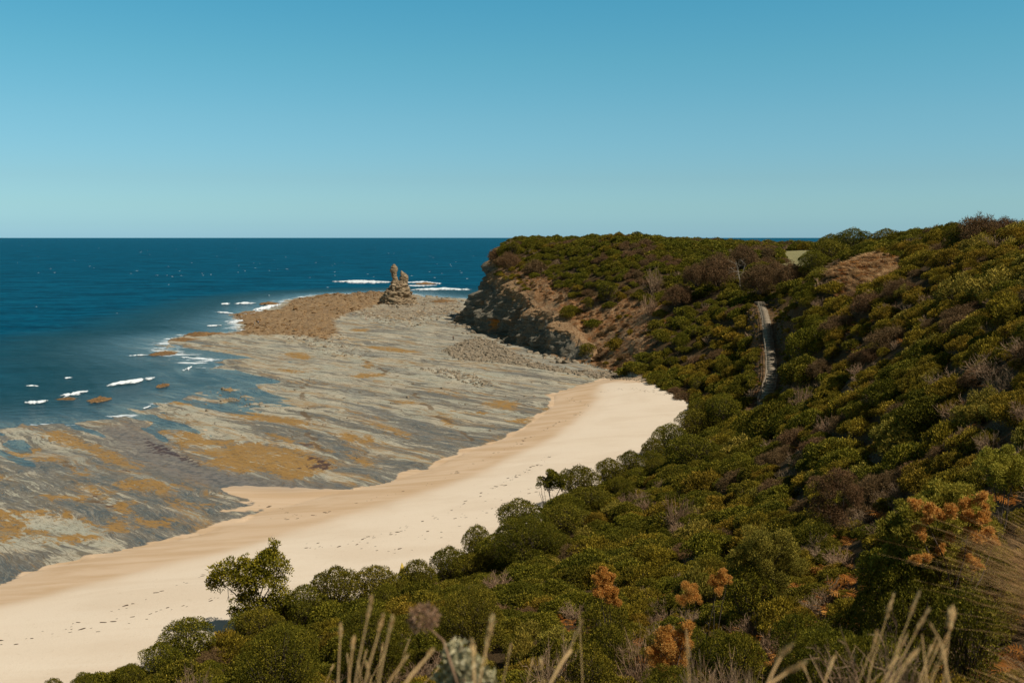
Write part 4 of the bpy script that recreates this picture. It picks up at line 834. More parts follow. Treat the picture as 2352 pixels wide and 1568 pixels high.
def bush(kind, seed, lod):
    rg = np.random.default_rng(seed); A = Acc(); B = Acc()
    n, l, w = {'near': (30000, .046, .021), 'mid': (11000, .070, .036), 'far': (2600, .135, .075)}[lod]
    if kind == 'green': L = dome_lobes(rg, 15, .85, .24, .38); P, N, i = lobe_points(rg, L, n, .2, .2); leaves(A, P, N, l, w, rg, 0, 0, .9, (rg.random(len(L))[i]-.5)*.30)
    elif kind == 'tall':
        L = dome_lobes(rg, 15, .85, .24, .38); L[:, 2] += .95; ex = []
        for q in range(22): an = rg.uniform(0, 6.28); rr_ = rg.uniform(.45, .78); ex.append((math.cos(an)*rr_, math.sin(an)*rr_, rg.uniform(.1, 1.3), rg.uniform(.22, .36)))
        L = np.concatenate([L, ex, [(0, 0, .5, .5), (0, 0, .9, .5)]]); P, N, i = lobe_points(rg, L, int(n*1.5), .2, .2); leaves(A, P, N, l*.85, w*.85, rg, 0, 0, .9, (rg.random(len(L))[i]-.5)*.30)
    elif kind == 'olive':
        L = dome_lobes(rg, 20, .95, .17, .30); P, N, i = lobe_points(rg, L, int(n*.9), .35, .5); leaves(A, P, N+np.array([0, 0, .5]), l*1.15, w*.85, rg, 0, 0, .8, (rg.random(len(L))[i]-.5)*.4)
    elif kind == 'sage':
        L = dome_lobes(rg, 24, .8, .14, .26); P, N, i = lobe_points(rg, L, int(n*.8), .35, .6); leaves(A, P, N+np.array([0, 0, .6]), l*1.2, w*.9, rg, 0, 0, .8, (rg.random(len(L))[i]-.5)*.4)
    elif kind == 'brown':
        L = dome_lobes(rg, 13, .9, .24, .36); P, N, i = lobe_points(rg, L, int(n*1.1), .35, .35); leaves(A, P, N*.5+np.array([0, 0, -.2]), l*1.7, w*.45, rg, 0, .5, 1.0, (rg.random(len(L))[i]-.5)*.3)
    woody(B, L, rg, .028 if lod != 'far' else .04)
    return A, B
def twigbush(seed, lod, mat_i=0):
    rg = np.random.default_rng(seed); A = Acc(); nb = {'near': 34, 'mid': 26, 'far': 16}[lod]; th = {'near': 1.0, 'mid': 1.6, 'far': 2.6}[lod]
    for b in range(nb):
        a = rg.uniform(0, 6.28); sp = rg.uniform(.1, 1.0); d = nrm(np.array([math.cos(a)*sp, math.sin(a)*sp, .75])); p = np.array([rg.normal(0, .06), rg.normal(0, .06), -.1]); L = rg.uniform(.7, 1.15)
        main = [p+d*L*t+rg.normal(size=3)*.03*t*2 for t in np.linspace(0, 1, 5)]; tube(A, main, .012*th, .004*th, 3, 0, r=rg.random())
        for c_ in range(5 if lod != 'far' else 3):
            t = rg.uniform(.35, 1); q = np.array(main[int(t*4)]); dd = nrm(d+rg.normal(size=3)*.55); l2 = rg.uniform(.2, .42)
            sub = [q, q+dd*l2*.5+rg.normal(size=3)*.02, q+dd*l2]; tube(A, sub, .006*th, .0025*th, 3, 0, r=rg.random())
            if lod != 'far':
                for _ in range(4): d3 = nrm(dd+rg.normal(size=3)*.6); q3 = sub[1]+(sub[2]-sub[1])*rg.random(); tube(A, [q3, q3+d3*rg.uniform(.08, .2)], .0035*th, .0015*th, 3, 0, r=rg.random())
    return A
def fern(seed, lod):
    rg = np.random.default_rng(seed); A = Acc(); nf = {'near': 16, 'mid': 12, 'far': 8}[lod]; seg = {'near': 16, 'mid': 9, 'far': 5}[lod]
    for f in range(nf):
        a = f*2.4+rg.uniform(-.4, .4); L = rg.uniform(.7, 1.1); o = np.array([math.cos(a), math.sin(a), 0]); t = np.linspace(0, 1, seg); lift = rg.uniform(.35, .8)
        R_ = np.array([0, 0, -.05])+o*(t*L)[:, None]*.85+np.array([0, 0, 1])*(lift*t*(1.35-t))[:, None]*1.3; sd = np.array([-math.sin(a), math.cos(a), 0]); tw = rg.uniform(-.5, .5)
        wd = .30*L*np.sin(np.pi*np.clip(t*.9+.12, 0, 1)); rr = rg.random()
        tube(A, R_, .008, .003, 3, 1, r=.4)
        for s_ in (-1, 1):
            tip = R_+(sd*s_+np.array([0, 0, tw*s_-.25]))*wd[:, None]+o*(.10*L)+rg.normal(size=(seg, 3))*.02; dt = .55*L/seg
            V = np.stack([R_-o*dt*.5, tip-o*dt*.1, tip+o*dt*.1+np.array([0, 0, -.02]), R_+o*dt*.5], 1).reshape(-1, 3); A.add(V, np.arange(seg*4).reshape(seg, 4), 0, np.clip(rr+rg.normal(0, .12, seg), 0, 1))
    return A
def tussock(seed, n=260, h=1.0, lean=(-.35, .15), spread=.35, w=.012, k=6):
    rg = np.random.default_rng(seed); A = Acc()
    a = rg.uniform(0, 6.28, n); q = rg.random(n)**.6*spread; b = np.stack([np.cos(a)*q, np.sin(a)*q, -.05+0*a], 1); L = h*rg.uniform(.55, 1.1, n)
    out = np.stack([np.cos(a), np.sin(a), 0*a], 1)*rg.uniform(.04, .48, (n, 1))+np.array([*lean, 0])+rg.normal(size=(n, 3))*np.array([.12, .12, 0]); t = np.linspace(0, 1, k)[None, :, None]
    C_ = b[:, None]+np.array([0, 0, 1.])*L[:, None, None]*(t-.38*t**2.2)+out[:, None]*L[:, None, None]*t**1.8
    s = nrm(np.cross(out+1e-3, [0, 0, 1.0]))[:, None]*w*(1-t*.85); V = np.stack([C_-s, C_+s], 2).reshape(n, -1, 3)
    i = np.arange(k-1)*2; f = np.stack([i, i+1, i+3, i+2], 1); F = (f[None]+np.arange(n)[:, None, None]*k*2).reshape(-1, 4)
    A.add(V.reshape(-1, 3), F, 0, np.repeat(rg.random(n), k-1)); return A

LODS = ('near', 'mid', 'far'); LIB = {}; PARTS = {}
MATS = {'tall': L_GREEN, 'green': L_GREEN, 'olive': L_OLIVE, 'brown': L_BROWN, 'sage': L_SAGE}
def join(*accs):
    A = Acc(); 
    for a in accs: A.join(a)
    return A
def data(A, name, mats): o = A.obj(name, mats, link=False); return o.data
for kd in ('green', 'olive', 'brown', 'sage', 'tall'):
    for lod in LODS:
        for v in range({'near': 2, 'mid': 3, 'far': 3}[lod] if kd in ('green', 'olive') else 2):
            a, b = bush(kd, 1000+('green', 'olive', 'brown', 'sage', 'tall').index(kd)*100+LODS.index(lod)*10+v, lod)
            LIB.setdefault((kd, lod), []).append(data(join(a, b), 'shrub', [MATS[kd], M_BARK]))
            if lod != 'far': PARTS.setdefault((kd, lod), []).append((data(a, 'foliage', [MATS[kd]]), data(b, 'branches', [M_BARK, M_BARK])))
for lod in LODS:
    for v in range(3):
        LIB.setdefault(('dead', lod), []).append(data(twigbush(2000+LODS.index(lod)*10+v, lod), 'dead_shrub', [L_TWIG]))
        LIB.setdefault(('fern', lod), []).append(data(fern(2100+LODS.index(lod)*10+v, lod), 'bracken', [L_FERN, M_BARK]))
        LIB.setdefault(('tussock', lod), []).append(data(tussock(2200+LODS.index(lod)*10+v, {'near': 420, 'mid': 200, 'far': 60}[lod], 1.0, w={'near': .008, 'mid': .014, 'far': .035}[lod], k={'near': 7, 'mid': 5, 'far': 4}[lod]), 'grass_tussock', [L_STRAW]))

# ------------------------------------------------------------------ planting
def grid(x0, x1, y0, y1, c_, rg):
    X, Y = np.meshgrid(np.arange(x0, x1, c_), np.arange(y0, y1, c_)); X = X.ravel()+rg.uniform(-.42, .42, X.size)*c_; Y = Y.ravel()+rg.uniform(-.42, .42, Y.size)*c_; return X, Y
rg = np.random.default_rng(42)
def blocked(x, y, z, c=1.0):
    """how far the line of sight to (x, y, z) passes below the canopy (metres, <= 0 is clear)"""
    t = np.linspace(.06, .985, 110)[None]; X = x[:, None]*t; Y = y[:, None]*t; Z = CAM_Z+(z[:, None]-CAM_Z)*t
    far_ok = (1-t)*np.hypot(x, y)[:, None] > 2.5
    return np.where(far_ok, HF(X, Y)+c-Z, -9).max(1)
PL = []
def plant(X, Y, R, near):
    d = land_d(X, Y); m = (d > -.2) & (X/np.maximum(Y, 1) < 1.1) & (X/np.maximum(Y, 1) > -1.0) & (Y > 5.5); X = X[m]; Y = Y[m]; R = R[m]; d = d[m]; z = HF(X, Y); Z_ = zones(X, Y); dist = np.hypot(X, Y)
    n1 = fbm2(X/11, Y/11, 3, 201); n2 = fbm2(X/7+9, Y/7, 3, 202); n3 = fbm2(X/26, Y/26, 2, 203); u = rg.random(len(X)); clear = Z_['stair']-R*.9
    for i in range(len(X)):
        x, y, r = X[i], Y[i], R[i]; q = u[i]; bare = max(Z_['bare'][i], 0)
        if Z_['lawn'][i] > .2: continue
        if clear[i] < .85 or (y < 147 and y > 133 and Z_['stair'][i] < 5 and abs(x/y-.2505) < .03 and clear[i] < 2.0 and False): continue
        if Z_['cliff'][i] > .3 and y > 262: bare = max(bare, 1)
        k = 'green'
        inland = d[i]
        if y > 235: # headland
            k = 'green' if n1[i] < .16 or q < .25 else ('brown' if q < .72 else 'olive')
            if n2[i] > .36 and q > .5: k = 'dead'
            r = r*(.85+.3*sst(20, 60, inland)); 
        elif inland < 22 and dist[i] > 40: k = 'green' if q < .72+n1[i] else 'olive' if q < .9 else 'dead'
        else:
            k = 'green' if q < .34-n3[i]*.9 else 'olive' if q < .80 else 'sage' if q < .86 else 'brown' if q < .92 else 'dead'
            if n2[i] > .26 and q > .3: k = 'dead' if q < .62 else 'brown' if q < .8 else 'fern'
            if x/max(y, 1) > .30 and dist[i] < 130 and q < .3 and n1[i] > 0: k = 'olive'
        if dist[i] < 46:
            if n1[i] > -.02 and x > .05*y and q > .35: k = 'fern' if q > .60 else 'dead'
            elif q > .86: k = 'fern'
            elif q > .72: k = 'dead'
            elif q > .63: k = 'sage'
        if Z_['orange'][i] > .5: k = 'fern' if q < .45 else 'dead' if q < .62 else 'olive' if q < .85 else 'green'
        if bare > .5:
            if q < .20: k = 'dead'; r *= .6
            elif q < .34: k = 'olive'; r *= .55
            elif q < .56: k = 'brown'; r *= rg.uniform(.35, .7)
            else: continue
            if y > 262 and seg_dist(np.array([x]), np.array([y]), CLIFF[1:])[0] < 9 : continue
        if Z_['grass'][i] > .4: continue
        if Z_['stair'][i] < 5.5 and x > y*.2505: r = min(r, .35+.25*(Z_['stair'][i]-1)); k = 'green' if k == 'brown' else k
        if Z_['stair'][i] < 3 and k == 'fern': k = 'green'
        if k == 'fern': r = min(r, 1.0)*.9
        if k == 'dead': r *= .85
        PL.append((x, y, z[i]-r*.12, r, k, rg.uniform(.78, 1.15), dist[i]))
X, Y = grid(-75, 62, 5, 52, 1.45, rg); plant(X, Y, rg.uniform(.62, 1.15, X.size)*(.8+.35*sst(15, 45, np.hypot(X, Y))), True)
X, Y = grid(-80, 150, 52, 130, 2.05, rg); plant(X, Y, .85+1.35*rg.random(X.size)**1.6, False)
X, Y = grid(-30, 330, 130, 480, 2.7, rg); plant(X, Y, 1.15+1.7*rg.random(X.size)**1.7, False)
# ferns and tufts on the bare ground
def cover(poly_test, x0, x1, y0, y1, c_, kinds, r0, r1):
    X, Y = grid(x0, x1, y0, y1, c_, rg); Z_ = zones(X, Y); m = poly_test(X, Y, Z_) & inside(X, Y, LAND); X = X[m]; Y = Y[m]; z = HF(X, Y)
    for x, y, zz in zip(X, Y, z):
        r = rg.uniform(r0, r1); k = kinds[int(rg.integers(len(kinds)))]; PL.append((x, y, zz-.03, r, k, rg.uniform(.7, 1.1), math.hypot(x, y)))
ctoe = lambda X, Y: seg_dist(X, Y, CLIFF[1:])
cover(lambda X, Y, Z_: ((Z_['bare'] > .4) | (Z_['cliff'] > .4)) & ((ctoe(X, Y) > 9) | (Y < 262)), -25, 70, 225, 425, 1.0, ['tussock']*2+['fern']*3+['dead', 'brown'], .3, .8)
cover(lambda X, Y, Z_: (Z_['grass'] > .3), 40, 90, 150, 215, .75, ['tussock', 'tussock', 'tussock', 'fern'], .6, 1.35)
cover(lambda X, Y, Z_: (Z_['orange'] > .4) & (Y < 200), -5, 80, 8, 200, 1.0, ['fern', 'fern', 'dead', 'olive'], .4, .8)
cover(lambda X, Y, Z_: (Z_['stair'] > 1.5) & (Z_['stair'] < 4) & (Z_['orange'] < .5), 30, 70, 140, 232, .9, ['dead', 'fern', 'tussock', 'olive'], .25, .5)
cover(lambda X, Y, Z_: (np.hypot(X, Y) < 15) & (np.hypot(X, Y) > 3.2) & (Y > 1), -14, 20, 1, 15, .8, ['tussock', 'fern', 'fern', 'dead', 'olive', 'olive'], .22, .45)
# larger shrubs and the brown domes that stand out in the photo
def stand(u, v, Yd, rpx, k, hs=.9):
    p = atY(u, v, Yd); x, y = p[0], p[1]; r = rpx/FPX*y; z = float(HF(x, y)); t = p[2]+r*.55; g0 = z-.1*r; h = (t-g0)/(r*.98)
    if h > 1.7: g0 = t-1.7*r*.98 if land_d(np.array([x]), np.array([y]))[0] > 3 and y > 100 else g0; h = (t-g0)/(r*.98)
    if h > 1.25 and k in ('green', 'olive'): k = 'tall'; SPEC.append((x, y, g0, r, k, min(h, 3.1)*.53, math.hypot(x, y))); return
    SPEC.append((x, y, g0, r, k, min(max(h, .55), 1.35 if k == 'brown' else 2.0), math.hypot(x, y)))
SPEC = []
N0_ = 0
for a in [(1650, 588, 262, 52, 'brown'), (1708, 566, 285, 38, 'brown'), (1600, 610, 262, 36, 'brown'), (1745, 612, 236, 48, 'brown'), (1820, 608, 228, 46, 'brown'), (1780, 605, 240, 36, 'brown'), (1560, 655, 262, 34, 'brown'), (1765, 570, 300, 18, 'brown', .8), (1800, 600, 290, 16, 'brown', .8),
          (1905, 575, 235, 48, 'green'), (1870, 595, 225, 38, 'green'), (1960, 548, 250, 44, 'green'), (2035, 545, 245, 36, 'green'), (1910, 556, 270, 34, 'green', .8), (2250, 522, 150, 62, 'brown', .8), (2310, 524, 150, 50, 'brown', .8), (2200, 535, 152, 36, 'green', .8),
          (1312, 715, 292, 30, 'green', 1.2), (1362, 745, 282, 24, 'green', 1.1), (1352, 690, 290, 14, 'green', 1.3), (1395, 660, 290, 24, 'green', 1.0), (1415, 790, 262, 26, 'olive', 1.), (1350, 800, 270, 22, 'olive', 1.), (1440, 830, 252, 24, 'brown', 1.), (1140, 575, 398, 20, 'brown'), (1152, 577, 396, 16, 'green'), (1165, 572, 396, 18, 'green'), (1146, 592, 392, 14, 'brown'), (1180, 566, 394, 18, 'olive'), (1160, 590, 388, 14, 'green'), (1260, 676, 320, 16, 'dead', 1.),
          (1500, 640, 285, 40, 'dead', 1.2), (1490, 700, 268, 40, 'dead', 1.2), (1230, 607, 352, 26, 'brown', .6), (1170, 582, 380, 30, 'brown', .6), (1870, 780, 150, 62, 'green', .8), (1850, 845, 140, 62, 'green', .9), (1780, 960, 118, 80, 'green', .9), (1900, 800, 145, 30, 'olive'), (1810, 960, 112, 56, 'green', .9),
          (1290, 1162, 103, 46, 'green', 1.0), (1195, 1178, 98, 60, 'green', 1.), (1330, 1096, 113.5, 52, 'green', 1.05), (1400, 1074, 121, 40, 'green', 1.1), (1450, 1052, 126, 34, 'green', 1.1), (1360, 1150, 107, 60, 'green', 1.0), (1300, 1190, 98, 62, 'green', 1.), (1095, 1216, 91.5, 36, 'olive', 1.3), (1215, 1230, 84, 85, 'green', 1.1), (1140, 1250, 89, 50, 'olive', 1.),
          (1540, 996, 140, 44, 'green', 1.0), (1600, 965, 150, 50, 'green', 1.0), (1590, 1030, 118, 60, 'green', 1.), (1500, 1020, 132.5, 30, 'green', 1.1), (1660, 930, 150, 50, 'green', .9),
          (770, 1338, 78.5, 70, 'green', 1.15), (860, 1330, 80, 60, 'green', 1.05), (960, 1312, 82, 50, 'olive', 1.0), (1030, 1280, 86, 48, 'green', 1.0), (700, 1375, 76, 60, 'green', 1.2), (430, 1458, 69, 75, 'green', 1.15), (370, 1505, 66.5, 55, 'green', 1.0), (520, 1480, 70, 70, 'olive', 1.1), (300, 1545, 65, 40, 'green', .9), (190, 1562, 63.5, 36, 'green', .7), (120, 1572, 62.5, 30, 'green', .7),
          (1390, 1330, 34, 62, 'olive', 1.0), (1080, 1400, 44, 90, 'green', .8), (860, 1450, 44, 100, 'green', .9), (640, 1490, 50, 110, 'green', .9), (1750, 1240, 42, 90, 'sage', .9), (1720, 1330, 34, 70, 'green', .8), (2150, 1170, 18.5, 120, 'olive', .95), (2050, 1260, 19, 90, 'olive', .9), (2250, 1200, 17, 100, 'olive', .9), (2080, 1340, 15, 110, 'green', .8), (1600, 1290, 45, 60, 'sage', .9), (2230, 1330, 12, 90, 'olive', .9),
          (1480, 1400, 28, 90, 'dead', 1.1), (1270, 1470, 27, 110, 'dead', 1.), (1650, 1480, 16, 120, 'dead', .9), (1920, 1080, 60, 40, 'dead', 1.), (1120, 1480, 24, 80, 'dead', .9), (1560, 1150, 84, 50, 'dead', .9), (1840, 900, 122, 40, 'dead', .9), (450, 1520, 56, 70, 'dead', .8), (1400, 1415, 29.3, 62, 'green'), (1655, 1400, 26.5, 52, 'green'), (1600, 1430, 29, 46, 'olive'), (1540, 1580, 18.3, 90, 'green'), (1700, 1390, 24, 60, 'olive'), (1850, 1420, 19, 90, 'olive'), (1960, 1380, 19, 80, 'green'), (1760, 1500, 15, 90, 'dead'), (1900, 1500, 12, 110, 'green'), (2000, 1520, 9, 130, 'olive'), (1680, 1540, 13, 90, 'fern'), (1360, 1480, 26, 60, 'green'), (1200, 1400, 40, 50, 'sage'), (1450, 1500, 20, 80, 'dead')]: stand(*a)
N0_ = len(SPEC)
# the larger, older bushes that stand out of the slope
nb_ = 0
while nb_ < 170:
    y = rg.uniform(50, 250); x = y*rg.uniform(.02, .56)
    if land_d(np.array([x]), np.array([y]))[0] < 4: continue
    zz_ = zones(np.array([x]), np.array([y]))
    if max(zz_['bare'][0], zz_['grass'][0], zz_['lawn'][0]) > .1 or zz_['stair'][0] < (7 if x > y*.2505 else 4.5): continue
    nb_ += 1; r = (1.8+1.9*rg.random()**2)*(.72+.28*sst(60, 120, y)); SPEC.append((x, y, float(HF(x, y))-.25*r, r, ['green', 'green', 'olive', 'olive', 'brown', 'sage'][int(rg.integers(6))], rg.uniform(.75, 1.05), math.hypot(x, y)))
for i in range(len(cs)):
    if 70 < cs[i] < 150 and i % 7 == 0:
        o_ = ins_[i]+rg.uniform(-1.5, 2.5); x = cx[i]+nx[i]*o_; y = cy[i]+ny[i]*o_; r = rg.uniform(1.0, 1.9); SPEC.append((x, y, float(HF(x, y))-.25*r, r, ['green', 'brown', 'olive'][int(rg.integers(3))], .8, math.hypot(x, y)))
NX_ = len(SPEC)
# wind shaped scrub filling the edge of the dune between the larger shrubs
for q in range(150):
    j = int(rg.integers(4, 19)); f_ = rg.random(); a0 = np.array(TOE_SOFT[j]); b0_ = np.array(TOE_SOFT[j+1]); pt = a0+(b0_-a0)*f_; nv = np.array([b0_[1]-a0[1], -(b0_[0]-a0[0])]); nv = nv/np.linalg.norm(nv); pt = pt+nv*rg.uniform(.6, 6); r = rg.uniform(.9, 2.1)
    z_ = float(HF(pt[0], pt[1])); SPEC.append((pt[0], pt[1], z_-.15*r, r, ['green', 'green', 'olive', 'tall', 'green', 'brown'][int(rg.integers(6))], rg.uniform(.8, 1.15), math.hypot(*pt)))
SX = np.array([s[0] for s in SPEC]); SY = np.array([s[1] for s in SPEC]); SR = np.array([s[3] for s in SPEC])
PL = [p for p in PL if not (((SX-p[0])**2+(SY-p[1])**2) < (SR*.75)**2).any()]
PL = PL+SPEC[N0_:]+SPEC[:N0_]; nS = N0_
px_ = np.array([p[0] for p in PL]); py_ = np.array([p[1] for p in PL]); pz_ = np.array([p[2] for p in PL]); pr = np.array([p[3] for p in PL]); ph = np.array([p[5] for p in PL]); pd = np.array([p[6] for p in PL]); pk = np.array([p[4] for p in PL])
bl = blocked(px_, py_, pz_+pr*ph, .9)
sdist = seg_dist(px_, py_, STAIR); isS = np.arange(len(PL)) >= len(PL)-nS
keep = (bl < 7) | (pd < 60) | isS
U_, V_, Ff = proj(px_, py_, pz_+pr*ph*.6)
seen = (bl < .4) & (U_ > 8) & (U_ < 2344) & (V_ > 0) & (V_ < 1560) & (Ff > 1)
score = np.where(seen | isS, pr/pd, 0)+isS*10
LODF = lambda dd, rr: 'near' if dd/rr < 27 else 'mid' if dd/rr < 85 else 'far'
LOOK = {'tall': ['tall dense green shrub', 'tall rounded dark shrub'], 'green': ['dense dark green shrub', 'rounded green shrub', 'deep green bushy shrub'], 'olive': ['olive green shrub', 'yellow olive shrub', 'tufted olive shrub'], 'brown': ['brown wispy domed shrub', 'brown feathery shrub'], 'sage': ['grey green shrub', 'pale sage shrub'], 'dead': ['bare grey twiggy shrub', 'leafless dry shrub'], 'fern': ['orange dry bracken clump'], 'tussock': ['straw coloured grass tussock']}
NAMES = {'tall': 'shrub', 'green': 'shrub', 'olive': 'shrub', 'brown': 'shrub', 'sage': 'shrub', 'dead': 'dead_shrub', 'fern': 'bracken', 'tussock': 'grass_tussock'}
CATS = {'shrub': 'shrub', 'dead_shrub': 'dead shrub', 'bracken': 'fern', 'grass_tussock': 'grass'}
def region(x, y, u, v):
    if y > 262: return 'on headland'
    if y > 225 and u < 1560: return 'above cliff foot'
    if y > 132: return 'left of steps' if u < 1750 else 'right of steps'
    if land_d(np.array([x]), np.array([y]))[0] < 14: return 'at beach edge'
    if math.hypot(x, y) < 30: return 'in foreground'
    return 'on near slope'
grp = {'shrub': [], 'dead_shrub': [], 'bracken': [], 'grass_tussock': []}
for i in np.argsort(-score):
    if score[i] <= 0: break
    nmx = NAMES[pk[i]]
    if len(grp[nmx]) < {'shrub': 292, 'dead_shrub': 150, 'bracken': 150, 'grass_tussock': 120}[nmx]: grp[nmx].append(i)
single = set(); GROUPS = {'shrub': 'coastal shrubs covering the slopes', 'dead_shrub': 'bare dry shrubs among the green ones', 'bracken': 'clumps of dry orange bracken', 'grass_tussock': 'dry grass tussocks on the hill'}
for nmx, L_ in grp.items():
    for i in L_:
        single.add(int(i)); lod = LODF(pd[i], pr[i]); k_ = pk[i]; rz_ = rg.uniform(0, 6.28) if k_ != 'tussock' else rg.uniform(-.4, .4); sc = (pr[i]*rg.uniform(.92, 1.1), pr[i]*rg.uniform(.92, 1.1), pr[i]*ph[i])
        vi = int(rg.integers(len(LIB[(k_, lod)])))
        if (k_, lod) in PARTS and pd[i] < 75:
            o = bpy.data.objects.new(nmx, None); C.objects.link(o); fo, br_ = PARTS[(k_, lod)][vi]
            for nm_, dt_ in (('foliage', fo), ('branches', br_)):
                c_ = bpy.data.objects.new(nm_, dt_); C.objects.link(c_); c_.parent = o
        else: o = bpy.data.objects.new(nmx, LIB[(k_, lod)][vi]); C.objects.link(o)
        o.location = (px_[i], py_[i], pz_[i]); o.rotation_euler = (0, 0, rz_); o.scale = sc
        lk = LOOK[k_]; tag(o, uniq(lk[int(rg.integers(len(lk)))]+' '+region(px_[i], py_[i], U_[i], V_[i]), px_[i], py_[i], pz_[i]+pr[i]*.5), CATS[nmx], GROUPS[nmx])
for nmx, lab in (('shrub', 'dense low coastal scrub covering the headland and the slopes'), ('dead_shrub', 'bare grey twiggy scrub mixed through the green slopes'), ('bracken', 'dry orange bracken covering bare ground on the slopes'), ('grass_tussock', 'dry straw grass covering the bare hillside patches')):
    ks = [k for k in NAMES if NAMES[k] == nmx]; objs = []; base_i = {}
    for k_ in ks:
        for lod in LODS: base_i[(k_, lod)] = len(objs); objs += LIB[(k_, lod)]
    ii = [i for i in range(len(PL)) if keep[i] and i not in single and NAMES[pk[i]] == nmx]
    if not ii: continue
    idx_ = [base_i[(pk[i], LODF(pd[i], pr[i]))]+int(rg.integers(len(LIB[(pk[i], LODF(pd[i], pr[i]))]))) for i in ii]; ii = np.array(ii); n = len(ii)
    tz = rg.uniform(0, 6.28, n) if nmx != 'grass_tussock' else rg.uniform(-.5, .5, n)
    print(nmx, 'stuff', n, 'single', len(grp[nmx]))
    scatter({'shrub': 'scrub', 'dead_shrub': 'dead_scrub', 'bracken': 'bracken_cover', 'grass_tussock': 'dry_grass'}[nmx], np.stack([px_[ii], py_[ii], pz_[ii]], 1), np.stack([rg.uniform(-.08, .08, n), rg.uniform(-.08, .08, n), tz], 1),
            np.stack([pr[ii]*rg.uniform(.9, 1.15, n), pr[ii]*rg.uniform(.9, 1.15, n), pr[ii]*ph[ii]], 1), idx_, objs, lab, {'shrub': 'scrub', 'dead_shrub': 'dead scrub', 'bracken': 'ferns', 'grass_tussock': 'grass'}[nmx])
# ------------------------------------------------------------------ timber steps up the gully
SP = np.array(STAIR)[1:]; seg = np.concatenate([[0], np.cumsum(np.hypot(*np.diff(SP[:, :2], axis=0).T))])
s_ = np.arange(0, seg[-1]-1, 1.28); XX = np.interp(s_, seg, SP[:, 0]); YY = np.interp(s_, seg, SP[:, 1]); ZZ = HF(XX, YY)+.18; ZZ = np.maximum.accumulate(ZZ)
sx_ = np.gradient(XX); sy_ = np.gradient(YY); sl_ = np.hypot(sx_, sy_); dxn = sx_/sl_; dyn = sy_/sl_
root = bpy.data.objects.new('timber_steps', None); C.objects.link(root); root.location = (XX[0], YY[0], ZZ[0]); tag(root, 'long pale flight of timber and gravel steps climbing the bushy gully', 'steps')
def sub(A, name, mats, parent, base): 
    o = A.obj(name, mats); o.data.transform(Matrix.Translation(-Vector(base))); o.parent = parent; return o
for i in range(len(s_)):
    a, b = dxn[i], dyn[i]; R_ = [[b, a, 0], [-a, b, 0], [0, 0, 1]]; wd = 1.3+rng.uniform(-.12, .12); z = ZZ[i]; A = Acc(); tl = rng.uniform(-.015, .015)
    box(A, (XX[i], YY[i], z-.08+tl), (wd, .17, .26), R_, 0)                       # riser board
    box(A, (XX[i]+a*.62, YY[i]+b*.62, z-.10), (wd-.1, 1.10, .20), R_, 1)             # gravel tread
    sub(A, 'step', [M_WOOD, M_GRAVEL], root, (XX[0], YY[0], ZZ[0]))
base0 = (XX[0], YY[0], ZZ[0])
hr = [(XX[i]-dyn[i]*.85, YY[i]+dxn[i]*.85, ZZ[i]) for i in range(0, len(s_)-3)]
for i in range(0, len(hr), 2):
    A = Acc(); box(A, (hr[i][0], hr[i][1], hr[i][2]+.40), (.11, .11, 1.3)); sub(A, 'post', [M_WOOD], root, base0)
for hh in (.98, .55):
    A = Acc(); tube(A, [(p[0]-.03, p[1], p[2]+hh) for p in hr], .055, .055, 4); sub(A, 'handrail', [M_WOOD], root, base0)
# sandy track below and a landing above
p = atY(1748, 698, 226); A = Acc(); box(A, (p[0], p[1], float(HF(p[0], p[1]))+.3), (2.0, 1.6, .14)); box(A, (p[0], p[1]+1.4, float(HF(p[0], p[1]))+.55), (2.2, 1.2, .14)); sub(A, 'landing', [M_WOOD], root, base0)

# ------------------------------------------------------------------ people
def cloth(name, c_): k = NM(name); P = k.n('ShaderNodeTexCoord').outputs['Object']; return k.done(k.bsdf(k.mix(k.noise(P, 8, 3), c_, tuple(v*.8 for v in c_)), .85, .2))
M_SKIN = cloth('skin', (.42, .24, .16)); M_HAIR = cloth('dark hair', (.03, .02, .015))
def skinned(name, J, E, mat, parent):
    me = bpy.data.meshes.new(name); me.from_pydata([j[:3] for j in J], E, []); o = bpy.data.objects.new(name, me); C.objects.link(o)
    m = o.modifiers.new('skin', 'SKIN'); 
    for i, j in enumerate(J): me.skin_vertices[0].data[i].radius = (j[3], j[3]*.85)
    me.skin_vertices[0].data[0].use_root = True; s = o.modifiers.new('sub', 'SUBSURF'); s.levels = 1; s.render_levels = 2
    dg = bpy.context.evaluated_depsgraph_get(); me2 = bpy.data.meshes.new_from_object(o.evaluated_get(dg)); o.modifiers.clear(); o.data = me2; me2.materials.clear(); me2.materials.append(mat); o.parent = parent
    for q in me2.polygons: q.use_smooth = True
    return o
